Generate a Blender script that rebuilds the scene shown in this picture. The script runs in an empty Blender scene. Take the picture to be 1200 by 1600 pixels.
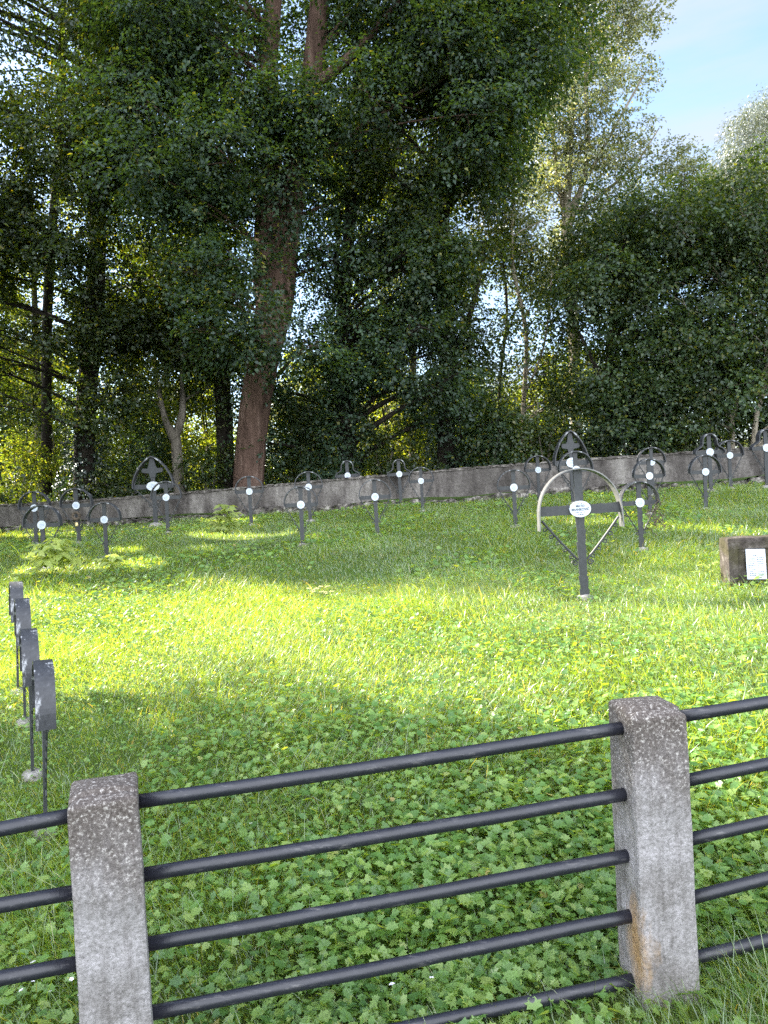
import bpy, math, random
import numpy as np
from mathutils import Matrix, Vector
sc = bpy.context.scene
C = sc.collection
R = math.radians
rnd = random.Random(7)
rng = np.random.default_rng(11)

# ------------------------------------------------------------------ camera
F = 1155.0                                   # focal length in photo pixels (1600 high)
PITCH, ROLL = R(1.2), R(3.0)
EYE = Vector((0, 0, 1.6))
cd = bpy.data.cameras.new('camera')
cd.sensor_fit = 'VERTICAL'; cd.sensor_height = 36; cd.lens = F / 1600 * 36
cd.clip_start = 0.05; cd.clip_end = 2000
cam = bpy.data.objects.new('camera', cd); C.objects.link(cam)
CM = Matrix.Rotation(math.pi / 2 - PITCH, 3, 'X') @ Matrix.Rotation(-ROLL, 3, 'Z')
cam.matrix_world = Matrix.Translation(EYE) @ CM.to_4x4()
sc.camera = cam

# ------------------------------------------------------------------ sky and sun
SUN_EL, SUN_AZ = R(33), R(60)                # azimuth to the left of straight ahead
w = bpy.data.worlds.new('World'); sc.world = w; w.use_nodes = True
nt = w.node_tree; nt.nodes.clear()
def wn(t, **k):
    n = nt.nodes.new(t)
    for a, b in k.items(): setattr(n, a, b)
    return n
sky = wn('ShaderNodeTexSky', sky_type='NISHITA', sun_disc=False, sun_elevation=SUN_EL, sun_rotation=-SUN_AZ,
         air_density=1.0, dust_density=0.6, ozone_density=2.2)
tc = wn('ShaderNodeTexCoord'); mp = wn('ShaderNodeMapping'); mp.inputs['Scale'].default_value = (1.3, 1.6, 7.0)
mp.inputs['Rotation'].default_value = (0, R(10), R(20))
nz = wn('ShaderNodeTexNoise'); nz.inputs['Scale'].default_value = 1.7; nz.inputs['Detail'].default_value = 7; nz.inputs['Roughness'].default_value = 0.55
cr = wn('ShaderNodeValToRGB'); cr.color_ramp.elements[0].position = 0.30; cr.color_ramp.elements[1].position = 0.64
mx = wn('ShaderNodeMix', data_type='RGBA'); pass
mul = wn('ShaderNodeMath', operation='MULTIPLY'); mul.inputs[1].default_value = 0.92
sx = wn('ShaderNodeSeparateXYZ'); fill_bank = wn('ShaderNodeMapRange'); fill_bank.inputs[1].default_value = 0.45; fill_bank.inputs[2].default_value = -0.4   # unseen bright cloud bank added behind the viewer to brighten shaded sides
cc = wn('ShaderNodeMix', data_type='RGBA'); cc.inputs[6].default_value = (1.85, 1.98, 2.3, 1); cc.inputs[7].default_value = (12, 12.6, 13.6, 1)
mxx = wn('ShaderNodeMath', operation='MAXIMUM')
veil = wn('ShaderNodeMapRange'); veil.inputs[1].default_value = -0.25; veil.inputs[2].default_value = 0.2; veil.inputs[3].default_value = 0.15; vm = wn('ShaderNodeMath', operation='MULTIPLY')   # high thin cloud, thickest away from the sun
bg = wn('ShaderNodeBackground'); bg.inputs['Strength'].default_value = 0.08
wo = wn('ShaderNodeOutputWorld')
L = nt.links.new
L(tc.outputs['Generated'], mp.inputs['Vector']); L(mp.outputs[0], nz.inputs['Vector']); L(nz.outputs['Fac'], cr.inputs[0])
L(tc.outputs['Generated'], sx.inputs[0]); L(sx.outputs[1], fill_bank.inputs[0]); L(fill_bank.outputs[0], cc.inputs[0]); L(cc.outputs[2], mx.inputs[7]); L(fill_bank.outputs[0], mxx.inputs[1]); L(sx.outputs[0], veil.inputs[0]); L(cr.outputs[0], vm.inputs[0]); L(veil.outputs[0], vm.inputs[1]); L(vm.outputs[0], mxx.inputs[0]);
L(mxx.outputs[0], mul.inputs[0]); L(mul.outputs[0], mx.inputs[0]); L(sky.outputs[0], mx.inputs[6]); L(mx.outputs[2], bg.inputs[0]); L(bg.outputs[0], wo.inputs[0])
sd = bpy.data.lights.new('sun', 'SUN'); sd.energy = 4.6; sd.angle = R(0.5); sd.color = (1.0, 0.93, 0.80)
sun = bpy.data.objects.new('sun', sd); C.objects.link(sun)
SUN = Vector((-math.sin(SUN_AZ) * math.cos(SUN_EL), math.cos(SUN_AZ) * math.cos(SUN_EL), math.sin(SUN_EL)))
sun.rotation_euler = SUN.to_track_quat('Z', 'Y').to_euler(); sun.location = SUN * 60
sc.view_settings.view_transform = 'Standard'; sc.view_settings.look = 'None'; sc.view_settings.gamma = 1
sc.view_settings.exposure = 2.52
cy = sc.cycles
cy.max_bounces = 6; cy.diffuse_bounces = 3; cy.glossy_bounces = 2; cy.transmission_bounces = 4; cy.transparent_max_bounces = 4
cy.use_denoising = False; cy.caustics_reflective = False; cy.caustics_refractive = False

# ------------------------------------------------------------------ geometry of the place
def sstep(a, b, t):
    t = np.clip((t - a) / (b - a), 0, 1); return t * t * (3 - 2 * t)
def gz(x, y):
    x = np.asarray(x, float); y = np.asarray(y, float)
    yy = np.where(y < 20, y, 20 + 3 * np.tanh((y - 20) / 3)); yy = np.maximum(yy, -8 + 0 * yy)
    xx = 24 * np.tanh(x / 24)
    bump = 0.018 * np.sin(x * 2.1 + 0.7 * y) + 0.014 * np.sin(1.7 * y - 1.1 * x + 1) + 0.008 * np.sin(4.3 * x + 3.1 * y)
    return -0.222 + 0.029 * xx + 0.08 * yy + bump * sstep(3, 6, y) - .15 * (1 - sstep(2.7, 4.6, y))
def ray(px, py): return (CM @ Vector(((px - 600) / F, -(py - 800) / F, -1))).normalized()
def P(px, py, Y):
    d = ray(px, py); return EYE + d * (Y / d.y)
def G(px, py):
    d = ray(px, py); a, b = 0.3, 60.0
    for i in range(50):
        m = (a + b) / 2; q = EYE + d * m
        if q.z > gz(q.x, q.y): a = m
        else: b = m
    return EYE + d * a
def proj(v):
    q = CM.transposed() @ (Vector(v) - EYE); return 600 + F * q.x / -q.z, 800 - F * q.y / -q.z

# ------------------------------------------------------------------ object helpers
def tag(o, label=None, cat=None, group=None, kind=None):
    for k, v in (('label', label), ('category', cat), ('group', group), ('kind', kind)):
        if v: o[k] = v
    return o
def empty(name, loc, rz=0, label=None, cat=None, group=None):
    o = bpy.data.objects.new(name, None); o.empty_display_size = 0.2; C.objects.link(o)
    o.location = loc; o.rotation_euler = (0, 0, rz); return tag(o, label, cat, group)
def link(name, me, mat, parent=None, smooth=False):
    if mat and not me.materials: me.materials.append(mat)
    if smooth: me.polygons.foreach_set('use_smooth', np.ones(len(me.polygons), bool))
    o = bpy.data.objects.new(name, me); C.objects.link(o)
    if parent: o.parent = parent
    return o
def npmesh(name, V, faces):
    """faces: list of int arrays (n,k)"""
    me = bpy.data.meshes.new(name); V = np.ascontiguousarray(V, np.float32)
    me.vertices.add(len(V)); me.vertices.foreach_set('co', V.ravel())
    idx = np.concatenate([f.ravel() for f in faces]).astype(np.int32)
    tot = np.concatenate([np.full(len(f), f.shape[1], np.int32) for f in faces])
    st = np.concatenate([[0], np.cumsum(tot)[:-1]]).astype(np.int32)
    me.loops.add(len(idx)); me.loops.foreach_set('vertex_index', idx)
    me.polygons.add(len(tot)); me.polygons.foreach_set('loop_start', st); me.polygons.foreach_set('loop_total', tot)
    me.update(calc_edges=True); me.validate(); return me
class MB:
    def __init__(s): s.v = []; s.f = []
    def tube(s, pts, rad, n=8, cap=True, wob=0, seed=0):
        pts = [Vector(p) for p in pts]; b = len(s.v); rr = random.Random(seed)
        ph = [rr.uniform(0, 6.28) for _ in range(4)]
        up = Vector((0.31, 0.93, 0.2)); 
        for i, p in enumerate(pts):
            t = (pts[min(i + 1, len(pts) - 1)] - pts[max(i - 1, 0)]).normalized()
            if abs(t.dot(up)) > 0.95: up = Vector((0.9, -0.2, 0.4))
            u = t.cross(up).normalized(); v = t.cross(u); up = u.cross(t)
            r = rad[i] if hasattr(rad, '__len__') else rad
            for k in range(n):
                a = 2 * math.pi * k / n
                q = r * (1 + wob * (math.sin(3 * a + ph[0] + i * .25) * .5 + math.sin(5 * a + ph[1] - i * .15) * .35 + math.sin(2 * a + ph[2] + i * .6) * .35))
                s.v.append(p + u * (math.cos(a) * q) + v * (math.sin(a) * q))
        for i in range(len(pts) - 1):
            for k in range(n):
                a = b + i * n + k; c = b + i * n + (k + 1) % n
                s.f.append((a, c, c + n, a + n))
        if cap:
            s.f.append(tuple(b + k for k in range(n))[::-1]); e = b + (len(pts) - 1) * n
            s.f.append(tuple(e + k for k in range(n)))
        return s
    def prism(s, outline, y0, y1):
        """outline in (x, z), extruded along y; front is y0"""
        b = len(s.v); n = len(outline)
        for y in (y0, y1):
            for x, z in outline: s.v.append(Vector((x, y, z)))
        s.f.append(tuple(b + k for k in range(n))); s.f.append(tuple(b + n + k for k in range(n))[::-1])
        for k in range(n): s.f.append((b + k, b + n + k, b + n + (k + 1) % n, b + (k + 1) % n))
        return s
    def band(s, path, t, y0, y1):
        """a strip of thickness t following path in (x, z), width from y0 to y1"""
        b = len(s.v); n = len(path)
        for i, (x, z) in enumerate(path):
            x0, z0 = path[max(i - 1, 0)]; x1, z1 = path[min(i + 1, n - 1)]
            d = math.hypot(x1 - x0, z1 - z0); nx, nz_ = -(z1 - z0) / d, (x1 - x0) / d
            for yy, o in ((y0, t / 2), (y1, t / 2), (y1, -t / 2), (y0, -t / 2)):
                s.v.append(Vector((x + nx * o, yy, z + nz_ * o)))
        for i in range(n - 1):
            for k in range(4):
                a = b + i * 4 + k; c = b + i * 4 + (k + 1) % 4; s.f.append((a, a + 4, c + 4, c))
        s.f.append((b, b + 1, b + 2, b + 3)); e = b + (n - 1) * 4; s.f.append((e + 3, e + 2, e + 1, e))
        return s
    def box(s, c, d, m=None):
        b = len(s.v)
        for k in range(8):
            p = Vector(((k & 1) - .5, ((k >> 1) & 1) - .5, (k >> 2) - .5)); p = Vector((p.x * d[0], p.y * d[1], p.z * d[2]))
            if m: p = m @ p
            s.v.append(Vector(c) + p)
        for f in ((0, 2, 3, 1), (4, 5, 7, 6), (0, 1, 5, 4), (2, 6, 7, 3), (0, 4, 6, 2), (1, 3, 7, 5)): s.f.append(tuple(b + k for k in f))
        return s
    def mesh(s, name):
        me = bpy.data.meshes.new(name); me.from_pydata([tuple(v) for v in s.v], [], s.f); me.validate(); me.update(); return me
    def build(s, name, mat, parent=None, smooth=False): return link(name, s.mesh(name), mat, parent, smooth)
def grid_block(dims, n, amp, seed, bevel=0.0):
    """a box with subdivided, slightly uneven faces and worn edges"""
    import bmesh
    bm = bmesh.new(); bmesh.ops.create_cube(bm, size=1)
    for v in bm.verts: v.co = Vector((v.co.x * dims[0], v.co.y * dims[1], v.co.z * dims[2]))
    if bevel: bmesh.ops.bevel(bm, geom=bm.edges[:], offset=bevel, segments=2, affect='EDGES', profile=0.6)
    bmesh.ops.subdivide_edges(bm, edges=bm.edges[:], cuts=n, use_grid_fill=True)
    from mathutils import noise
    bm.normal_update()
    for v in bm.verts:
        q = v.co * 9 + Vector((seed, seed, 0)); v.co += v.normal * amp * (noise.noise(q) + .6 * noise.noise(q * 2.7))
    me = bpy.data.meshes.new('block'); bm.to_mesh(me); bm.free(); return me

# ------------------------------------------------------------------ materials
def mat_new(name):
    m = bpy.data.materials.new(name); m.use_nodes = True; t = m.node_tree; t.nodes.clear()
    o = t.nodes.new('ShaderNodeOutputMaterial'); return m, t, o
def node(t, typ, ins=None, **k):
    n = t.nodes.new(typ)
    for a, b in k.items(): setattr(n, a, b)
    for a, b in (ins or {}).items():
        if hasattr(b, 'is_output'): t.links.new(b, n.inputs[a])
        else: n.inputs[a].default_value = b
    return n
def ramp(t, fac, stops):
    n = node(t, 'ShaderNodeValToRGB', {0: fac}); e = n.color_ramp.elements
    while len(e) < len(stops): e.new(0.5)
    for x, (p, c) in zip(e, stops): x.position = p; x.color = (*c, 1) if len(c) == 3 else c
    return n.outputs[0]
def mixc(t, fac, a, b, mode='MIX'):
    n = node(t, 'ShaderNodeMix', data_type='RGBA', blend_type=mode)
    for i, v in ((0, fac), (6, a), (7, b)):
        if hasattr(v, 'is_output'): t.links.new(v, n.inputs[i])
        else: n.inputs[i].default_value = (*v, 1) if i and len(v) == 3 else v
    return n.outputs[2]
def noise(t, scale, detail=4, rough=.55, vec=None, stretch=None):
    v = vec
    if v is None: v = node(t, 'ShaderNodeNewGeometry').outputs['Position']
    if stretch: v = node(t, 'ShaderNodeMapping', {0: v, 'Scale': stretch}).outputs[0]
    return node(t, 'ShaderNodeTexNoise', {'Vector': v, 'Scale': scale, 'Detail': detail, 'Roughness': rough}).outputs['Fac']
def leaf_mat(name, stops, trans, tfac=.45, tone=(0.7, 1.25), tscale=.35, gloss=.03, rough=.5):
    m, t, o = mat_new(name)
    g = node(t, 'ShaderNodeNewGeometry')
    c = ramp(t, g.outputs['Random Per Island'], stops)
    n = noise(t, tscale, 3)
    k = node(t, 'ShaderNodeMapRange', {0: n, 1: .3, 2: .7, 3: tone[0], 4: tone[1]}).outputs[0]
    kc = node(t, 'ShaderNodeCombineColor', {0: k, 1: k, 2: k}).outputs[0]
    c = mixc(t, 1.0, c, kc, 'MULTIPLY')
    tr = mixc(t, 1.0, c, (*trans, 1), 'MULTIPLY')
    d = node(t, 'ShaderNodeBsdfDiffuse', {0: c}); x = node(t, 'ShaderNodeBsdfTranslucent', {0: tr})
    a = node(t, 'ShaderNodeMixShader', {0: tfac, 1: d.outputs[0], 2: x.outputs[0]})
    gl = node(t, 'ShaderNodeBsdfGlossy', {'Color': (.9, .95, 1, 1), 'Roughness': rough})
    b = node(t, 'ShaderNodeMixShader', {0: gloss, 1: a.outputs[0], 2: gl.outputs[0]})
    t.links.new(b.outputs[0], o.inputs[0]); return m
def surf(name, col, rough=.8, bump=None, bstr=.3, bdist=.01, metal=0, spec=.4):
    m, t, o = mat_new(name)
    c = col(t) if callable(col) else (*col, 1)
    p = node(t, 'ShaderNodeBsdfPrincipled', {'Roughness': rough, 'Metallic': metal, 'Specular IOR Level': spec})
    if hasattr(c, 'is_output'): t.links.new(c, p.inputs['Base Color'])
    else: p.inputs['Base Color'].default_value = c
    if bump:
        bn = node(t, 'ShaderNodeBump', {'Height': bump(t), 'Strength': bstr, 'Distance': bdist})
        t.links.new(bn.outputs[0], p.inputs['Normal'])
    t.links.new(p.outputs[0], o.inputs[0]); return m
M = {}
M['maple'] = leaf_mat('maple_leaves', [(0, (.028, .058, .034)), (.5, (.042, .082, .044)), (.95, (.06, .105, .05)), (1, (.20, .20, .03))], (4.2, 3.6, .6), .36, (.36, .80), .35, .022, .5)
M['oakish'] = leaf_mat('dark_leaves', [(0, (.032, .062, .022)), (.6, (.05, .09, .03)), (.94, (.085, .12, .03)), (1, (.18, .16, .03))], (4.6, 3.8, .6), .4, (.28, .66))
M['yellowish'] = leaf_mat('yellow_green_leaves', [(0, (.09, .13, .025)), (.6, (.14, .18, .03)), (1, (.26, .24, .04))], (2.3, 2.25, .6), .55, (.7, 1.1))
M['poplar'] = leaf_mat('poplar_leaves', [(0, (.09, .125, .068)), (.6, (.14, .17, .09)), (1, (.24, .23, .10))], (1.9, 1.75, .8), .5, (.75, 1.1), gloss=.08, rough=.4)
M['willow'] = leaf_mat('willow_leaves', [(0, (.05, .068, .042)), (1, (.09, .105, .058))], (1.7, 1.6, .8), .4, gloss=.1)
M['larch'] = leaf_mat('conifer_needles', [(0, (.030, .062, .034)), (1, (.055, .095, .05))], (1.6, 1.8, .8), .35, (.4, .8))
M['ivy'] = leaf_mat('ivy_leaves', [(0, (.012, .028, .013)), (1, (.03, .055, .02))], (1.6, 1.9, .5), .2, gloss=.1)
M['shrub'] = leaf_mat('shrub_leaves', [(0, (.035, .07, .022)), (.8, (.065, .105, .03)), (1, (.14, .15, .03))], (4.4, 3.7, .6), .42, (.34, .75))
M['grass'] = leaf_mat('grass_blades', [(0, (.06, .130, .024)), (.5, (.095, .180, .033)), (.85, (.14, .21, .043)), (.97, (.19, .21, .07)), (1, (.34, .30, .15))], (3.5, 2.6, .6), .56, (0.8, 1.15), .8, .075, .4)
M['cover'] = leaf_mat('ground_cover_leaves', [(0, (.06, .14, .032)), (.45, (.125, .235, .058)), (.92, (.19, .29, .075)), (.992, (.22, .30, .085)), (1, (.30, .24, .10))], (3.2, 2.4, .5), .45, (0.85, 1.12), 1.2, .03, .42)
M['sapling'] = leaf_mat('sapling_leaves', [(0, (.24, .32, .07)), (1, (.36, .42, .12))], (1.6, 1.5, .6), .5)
M['thicket'] = leaf_mat('thicket_leaves', [(0, (.030, .06, .026)), (.6, (.048, .085, .034)), (.95, (.08, .115, .035)), (1, (.17, .17, .03))], (3.0, 2.7, .5), .32, (.34, .88), .6, .025, .45)
M['far'] = leaf_mat('far_leaves', [(0, (.06, .085, .04)), (1, (.13, .14, .06))], (1.8, 1.6, .6), .4)
def ground_col(t):
    a = noise(t, 1.2, 6); b = noise(t, 14, 5)
    c = ramp(t, b, [(.3, (.03, .045, .014)), (.55, (.05, .075, .02)), (.75, (.075, .07, .03))])
    return mixc(t, ramp(t, a, [(.4, (0, 0, 0)), (.65, (1, 1, 1))]), c, (.045, .08, .018))
M['ground'] = surf('meadow_soil', ground_col, .95, lambda t: noise(t, 25, 5), .6, .03, spec=.1)
def concrete_col(t):
    tc = node(t, 'ShaderNodeTexCoord').outputs['Object']
    big = noise(t, 5, 6, .6, tc); fine = noise(t, 85, 7, .8, tc); gr = noise(t, 210, 2, .6, tc); ver = noise(t, 16, 5, .7, tc, (1.3, 1.3, .12))
    c = ramp(t, big, [(.30, (.13, .12, .115)), (.5, (.22, .21, .212)), (.70, (.34, .325, .34))])
    c = mixc(t, .7, c, ramp(t, ver, [(.32, (.5, .48, .46)), (.5, (1, 1, 1)), (.7, (1.25, 1.25, 1.28))]), 'MULTIPLY')
    c = mixc(t, .62, c, ramp(t, fine, [(.34, (.22, .21, .20)), (.5, (.95, .95, .95)), (.66, (1.6, 1.6, 1.65))]), 'MULTIPLY')
    c = mixc(t, ramp(t, gr, [(.66, (0, 0, 0)), (.72, (.7, .7, .7))]), c, (.07, .065, .06))
    sep = node(t, 'ShaderNodeSeparateXYZ', {0: tc})
    # lichen and soot on the weathered head of the post, with a ragged lower edge
    z6 = node(t, 'ShaderNodeMath', {0: sep.outputs[2], 1: .6}, operation='MULTIPLY').outputs[0]
    h = node(t, 'ShaderNodeMath', {0: z6, 1: node(t, 'ShaderNodeMath', {0: noise(t, 9, 6, .7, tc, (1, 1, .4)), 1: .36}, operation='MULTIPLY').outputs[0]}, operation='ADD').outputs[0]
    f = ramp(t, h, [(.67, (0, 0, 0)), (.76, (.6, .6, .6)), (.84, (.95, .95, .95))])
    dk = ramp(t, fine, [(.34, (.035, .029, .026)), (.54, (.10, .084, .076)), (.62, (.42, .40, .38))])
    return mixc(t, f, c, dk)
def rusted_col(t):
    """the same concrete with an orange run of rust under the fourth rail, low on one face"""
    c = concrete_col(t); tc = node(t, 'ShaderNodeTexCoord').outputs['Object']
    q = node(t, 'ShaderNodeMapping', {0: tc, 'Location': (.095, .04, -.345), 'Scale': (1, 1, .42)}, vector_type='POINT')
    q.inputs['Location'].default_value = (.095, .05, -RUST_Z * .42)
    ln = node(t, 'ShaderNodeVectorMath', {0: q.outputs[0]}, operation='LENGTH').outputs['Value']
    f = node(t, 'ShaderNodeMath', {0: ln, 1: node(t, 'ShaderNodeMath', {0: noise(t, 22, 5, .7, tc, (1, 1, .4)), 1: .10}, operation='MULTIPLY').outputs[0]}, operation='ADD').outputs[0]
    return mixc(t, ramp(t, f, [(.075, (.85, .85, .85)), (.125, (0, 0, 0))]), c, rust_col(t))
RUST_Z = .36
def rust_col(t):
    n = noise(t, 60, 5, .7); return ramp(t, n, [(.32, (.10, .06, .03)), (.55, (.32, .19, .07)), (.72, (.40, .32, .22))])
def concrete_bump(t):
    tc = node(t, 'ShaderNodeTexCoord').outputs['Object']
    a = noise(t, 70, 6, .75, tc); b = noise(t, 12, 4, .6, tc)
    return node(t, 'ShaderNodeMath', {0: a, 1: b}, operation='ADD').outputs[0]
M['concrete'] = surf('weathered_concrete', concrete_col, .95, concrete_bump, .75, .012, spec=.2)
M['rusted'] = surf('rust_stained_concrete', rusted_col, .95, concrete_bump, .75, .012, spec=.2)
def rail_col(t):
    a = noise(t, 55, 6, .75, None, (.16, 1, 1)); b = noise(t, 20, 5, .7, None, (.25, 1, 1))
    c = ramp(t, a, [(.35, (.006, .007, .012)), (.57, (.010, .011, .019)), (.64, (.05, .049, .055)), (.78, (.12, .115, .115))])
    return mixc(t, ramp(t, b, [(.4, (0, 0, 0)), (.7, (.5, .5, .5))]), c, (.015, .015, .02))
M['rail'] = surf('black_painted_pipe', rail_col, .42, lambda t: noise(t, 60, 4, .7), .25, .004, spec=.5)
def wall_col(t):
    st = noise(t, 2.2, 7, .65, None, (1, 1, .35)); b = noise(t, .55, 4); f = noise(t, 18, 5, .7)
    c = ramp(t, st, [(.32, (.035, .031, .029)), (.48, (.10, .09, .085)), (.66, (.21, .195, .183))])
    c = mixc(t, ramp(t, b, [(.45, (0, 0, 0)), (.7, (.6, .6, .6))]), c, (.05, .045, .042))
    return mixc(t, .6, c, ramp(t, f, [(.3, (.45, .45, .45)), (.6, (1.15, 1.15, 1.15))]), 'MULTIPLY')
M['wall'] = surf('stained_wall_plaster', wall_col, .95, lambda t: noise(t, 9, 6, .7), .7, .05, spec=.15)
M['coping'] = surf('lichened_coping', lambda t: ramp(t, noise(t, 7, 6, .75), [(.35, (.025, .022, .02)), (.5, (.10, .09, .083)), (.7, (.30, .28, .26))]), .95, lambda t: noise(t, 14, 5, .7), .8, .04, spec=.15)
M['rubble'] = surf('dark_footing_stone', lambda t: ramp(t, noise(t, 5, 6, .7), [(.38, (.018, .016, .015)), (.52, (.10, .09, .082)), (.66, (.34, .32, .29))]), .95, lambda t: noise(t, 12, 5, .7), .8, .05, spec=.15)
M['iron'] = surf('grey_painted_iron', lambda t: ramp(t, noise(t, 22, 5, .7), [(.35, (.013, .015, .018)), (.6, (.022, .025, .029)), (.75, (.05, .05, .05))]), .55, lambda t: noise(t, 60, 3), .15, .003, spec=.5)
def peel_col(t):
    tc = node(t, 'ShaderNodeTexCoord').outputs['Object']
    a = noise(t, 11, 6, .66, tc, (1, 1, .55)); b = noise(t, 38, 4, .7, tc)
    c = ramp(t, b, [(.35, (.014, .015, .019)), (.6, (.027, .029, .035)), (.75, (.06, .06, .068))])
    return mixc(t, ramp(t, a, [(.585, (0, 0, 0)), (.66, (1, 1, 1))]), c, (.27, .28, .30))
M['arch'] = surf('peeling_grey_paint', peel_col, .55, lambda t: noise(t, 50, 4), .2, .004, spec=.5)
M['sunlit_arch'] = surf('sunlit_arch_metal', lambda t: ramp(t, noise(t, 12, 5, .6), [(.3, (.09, .09, .092)), (.6, (.135, .133, .133)), (.8, (.19, .185, .18))]), .38, None, spec=.5)  # lighter than the other arches: sunlight put into the metal's colour
M['enamel'] = surf('white_enamel', lambda t: ramp(t, noise(t, 20, 4), [(.3, (.34, .385, .45)), (.7, (.45, .49, .54))]), .3, spec=.5)
M['ink'] = surf('dark_lettering', (.06, .075, .11), .6)
M['blue_ink'] = surf('faded_blue_lettering', (.22, .30, .48), .6)
M['paper'] = surf('white_laminated_sheet', lambda t: ramp(t, noise(t, 8, 3), [(.3, (.38, .42, .52)), (.7, (.47, .50, .57))]), .3, spec=.5)
M['stone'] = surf('mossy_headstone', lambda t: mixc(t, ramp(t, noise(t, 4, 5), [(.45, (0, 0, 0)), (.65, (.8, .8, .8))]), ramp(t, noise(t, 11, 6, .7), [(.3, (.025, .021, .018)), (.55, (.075, .064, .058)), (.72, (.19, .17, .16))]), (.05, .045, .022)), .95, lambda t: noise(t, 20, 6, .7), .8, .03, spec=.15)
M['mound'] = surf('rough_grave_footing', lambda t: ramp(t, noise(t, 16, 6, .7), [(.35, (.13, .125, .115)), (.55, (.24, .23, .22)), (.72, (.4, .39, .37))]), .95, lambda t: noise(t, 30, 5, .7), .8, .03, spec=.15)
def bark(name, a, b, c, sc_=3.0):
    def col(t):
        n = noise(t, sc_, 7, .65, None, (1.6, 1.6, .28)); m2 = noise(t, 1.1, 4)
        k = ramp(t, n, [(.3, a), (.52, b), (.72, c)])
        return mixc(t, ramp(t, m2, [(.4, (0, 0, 0)), (.7, (.45, .45, .45))]), k, tuple(x * .7 for x in b))
    return surf(name, col, .95, lambda t: noise(t, sc_ * 1.4, 6, .7, None, (1.8, 1.8, .3)), 1.0, .12, spec=.1)
M['bark'] = bark('red_brown_bark', (.028, .018, .014), (.10, .064, .050), (.21, .15, .122))
M['dark_bark'] = bark('dark_bark', (.012, .010, .009), (.032, .027, .022), (.06, .05, .042))
M['grey_bark'] = bark('grey_bark', (.05, .045, .038), (.13, .115, .095), (.24, .22, .19))
M['pale_bark'] = bark('pale_bark', (.12, .105, .08), (.24, .21, .16), (.38, .34, .28))
M['petal'] = surf('pale_petals', (.75, .72, .82), .7)
M['stem_green'] = surf('green_stem', (.09, .15, .04), .8)
M['wreath'] = surf('dry_wreath', lambda t: ramp(t, noise(t, 40, 3), [(.3, (.02, .018, .015)), (.7, (.12, .09, .06))]), .9)
M['candle'] = surf('yellow_lantern_glass', (.55, .45, .22), .3)

# ------------------------------------------------------------------ ground
def axis(lo, hi, fine_lo, fine_hi, step):
    a = list(np.arange(fine_lo, fine_hi + 1e-6, step)); s = step
    x = fine_hi
    while x < hi: s *= 1.25; x += s; a.append(min(x, hi))
    s = step; x = fine_lo
    while x > lo: s *= 1.25; x -= s; a.insert(0, max(x, lo))
    return np.array(a)
gx, gy = axis(-500, 500, -14, 14, .2), axis(-60, 900, -1, 26, .2)
X, Y = np.meshgrid(gx, gy); V = np.stack([X, Y, gz(X, Y)], -1).reshape(-1, 3)
nx, ny = len(gx), len(gy); i = (np.arange(ny - 1)[:, None] * nx + np.arange(nx - 1)[None]).ravel()
ground = link('ground', npmesh('ground', V, [np.stack([i, i + 1, i + nx + 1, i + nx], -1)]), M['ground'], smooth=True)
tag(ground, kind='structure')

# ------------------------------------------------------------------ leaves
THIN = ((650, 225, 75), (720, 335, 58), (590, 320, 45), (45, 470, 85), (50, 590, 85), (110, 690, 50), (225, 335, 60), (95, 335, 45), (215, 560, 40), (600, 640, 50), (655, 560, 40), (770, 440, 35), (935, 560, 35))   # where the belt is thin and the growth beyond shows
rf = random.Random(31); FLECKS = tuple((rf.uniform(-20, 860), rf.uniform(-20, 640), rf.uniform(13, 30)) for _ in range(48)) + tuple((rf.uniform(890, 1180), rf.uniform(330, 640), rf.uniform(12, 24)) for _ in range(16))
SUNV = np.array(SUN); GAPS = []
for px_, py_, q_ in ((862, 812, .4), (905, 820, .3), (945, 815, .45), (990, 812, .35), (1035, 822, .4), (1085, 828, .5), (1135, 829, .4), (1185, 833, .5), (1048, 766, .4), (1085, 764, .3), (1125, 768, .35), (950, 776, .3), (8, 838, .4), (48, 838, .35), (90, 837, .4), (122, 838, .3), (200, 862, .4), (344, 838, .55), (344, 815, .4), (82, 890, .6), (70, 870, .45), (172, 885, .4), (450, 835, .3), (500, 842, .25), (330, 860, .3)):
    GAPS.append((np.array(G(px_, py_)), q_ * (.8 if px_ < 700 else .62)))
    if px_ in (82, 344, 70, 172): GAPS.append((np.array(G(px_, py_)) + np.array([0, 0, .34]), .5))
def unit(a): return a / np.maximum(np.linalg.norm(a, axis=-1, keepdims=True), 1e-9)
def kites(p, d, n, L_, W_, fold=.25):
    """one bent kite per leaf: base, side, tip, side"""
    d = unit(d); s = unit(np.cross(n, d)); n = np.cross(d, s); L_ = L_[:, None]; W_ = W_[:, None]
    m = p + d * L_ * .42
    V = np.stack([p, m + s * W_ * .5 + n * W_ * fold, p + d * L_ - n * L_ * .12, m - s * W_ * .5 + n * W_ * fold], 1)
    return V.reshape(-1, 3)
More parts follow.
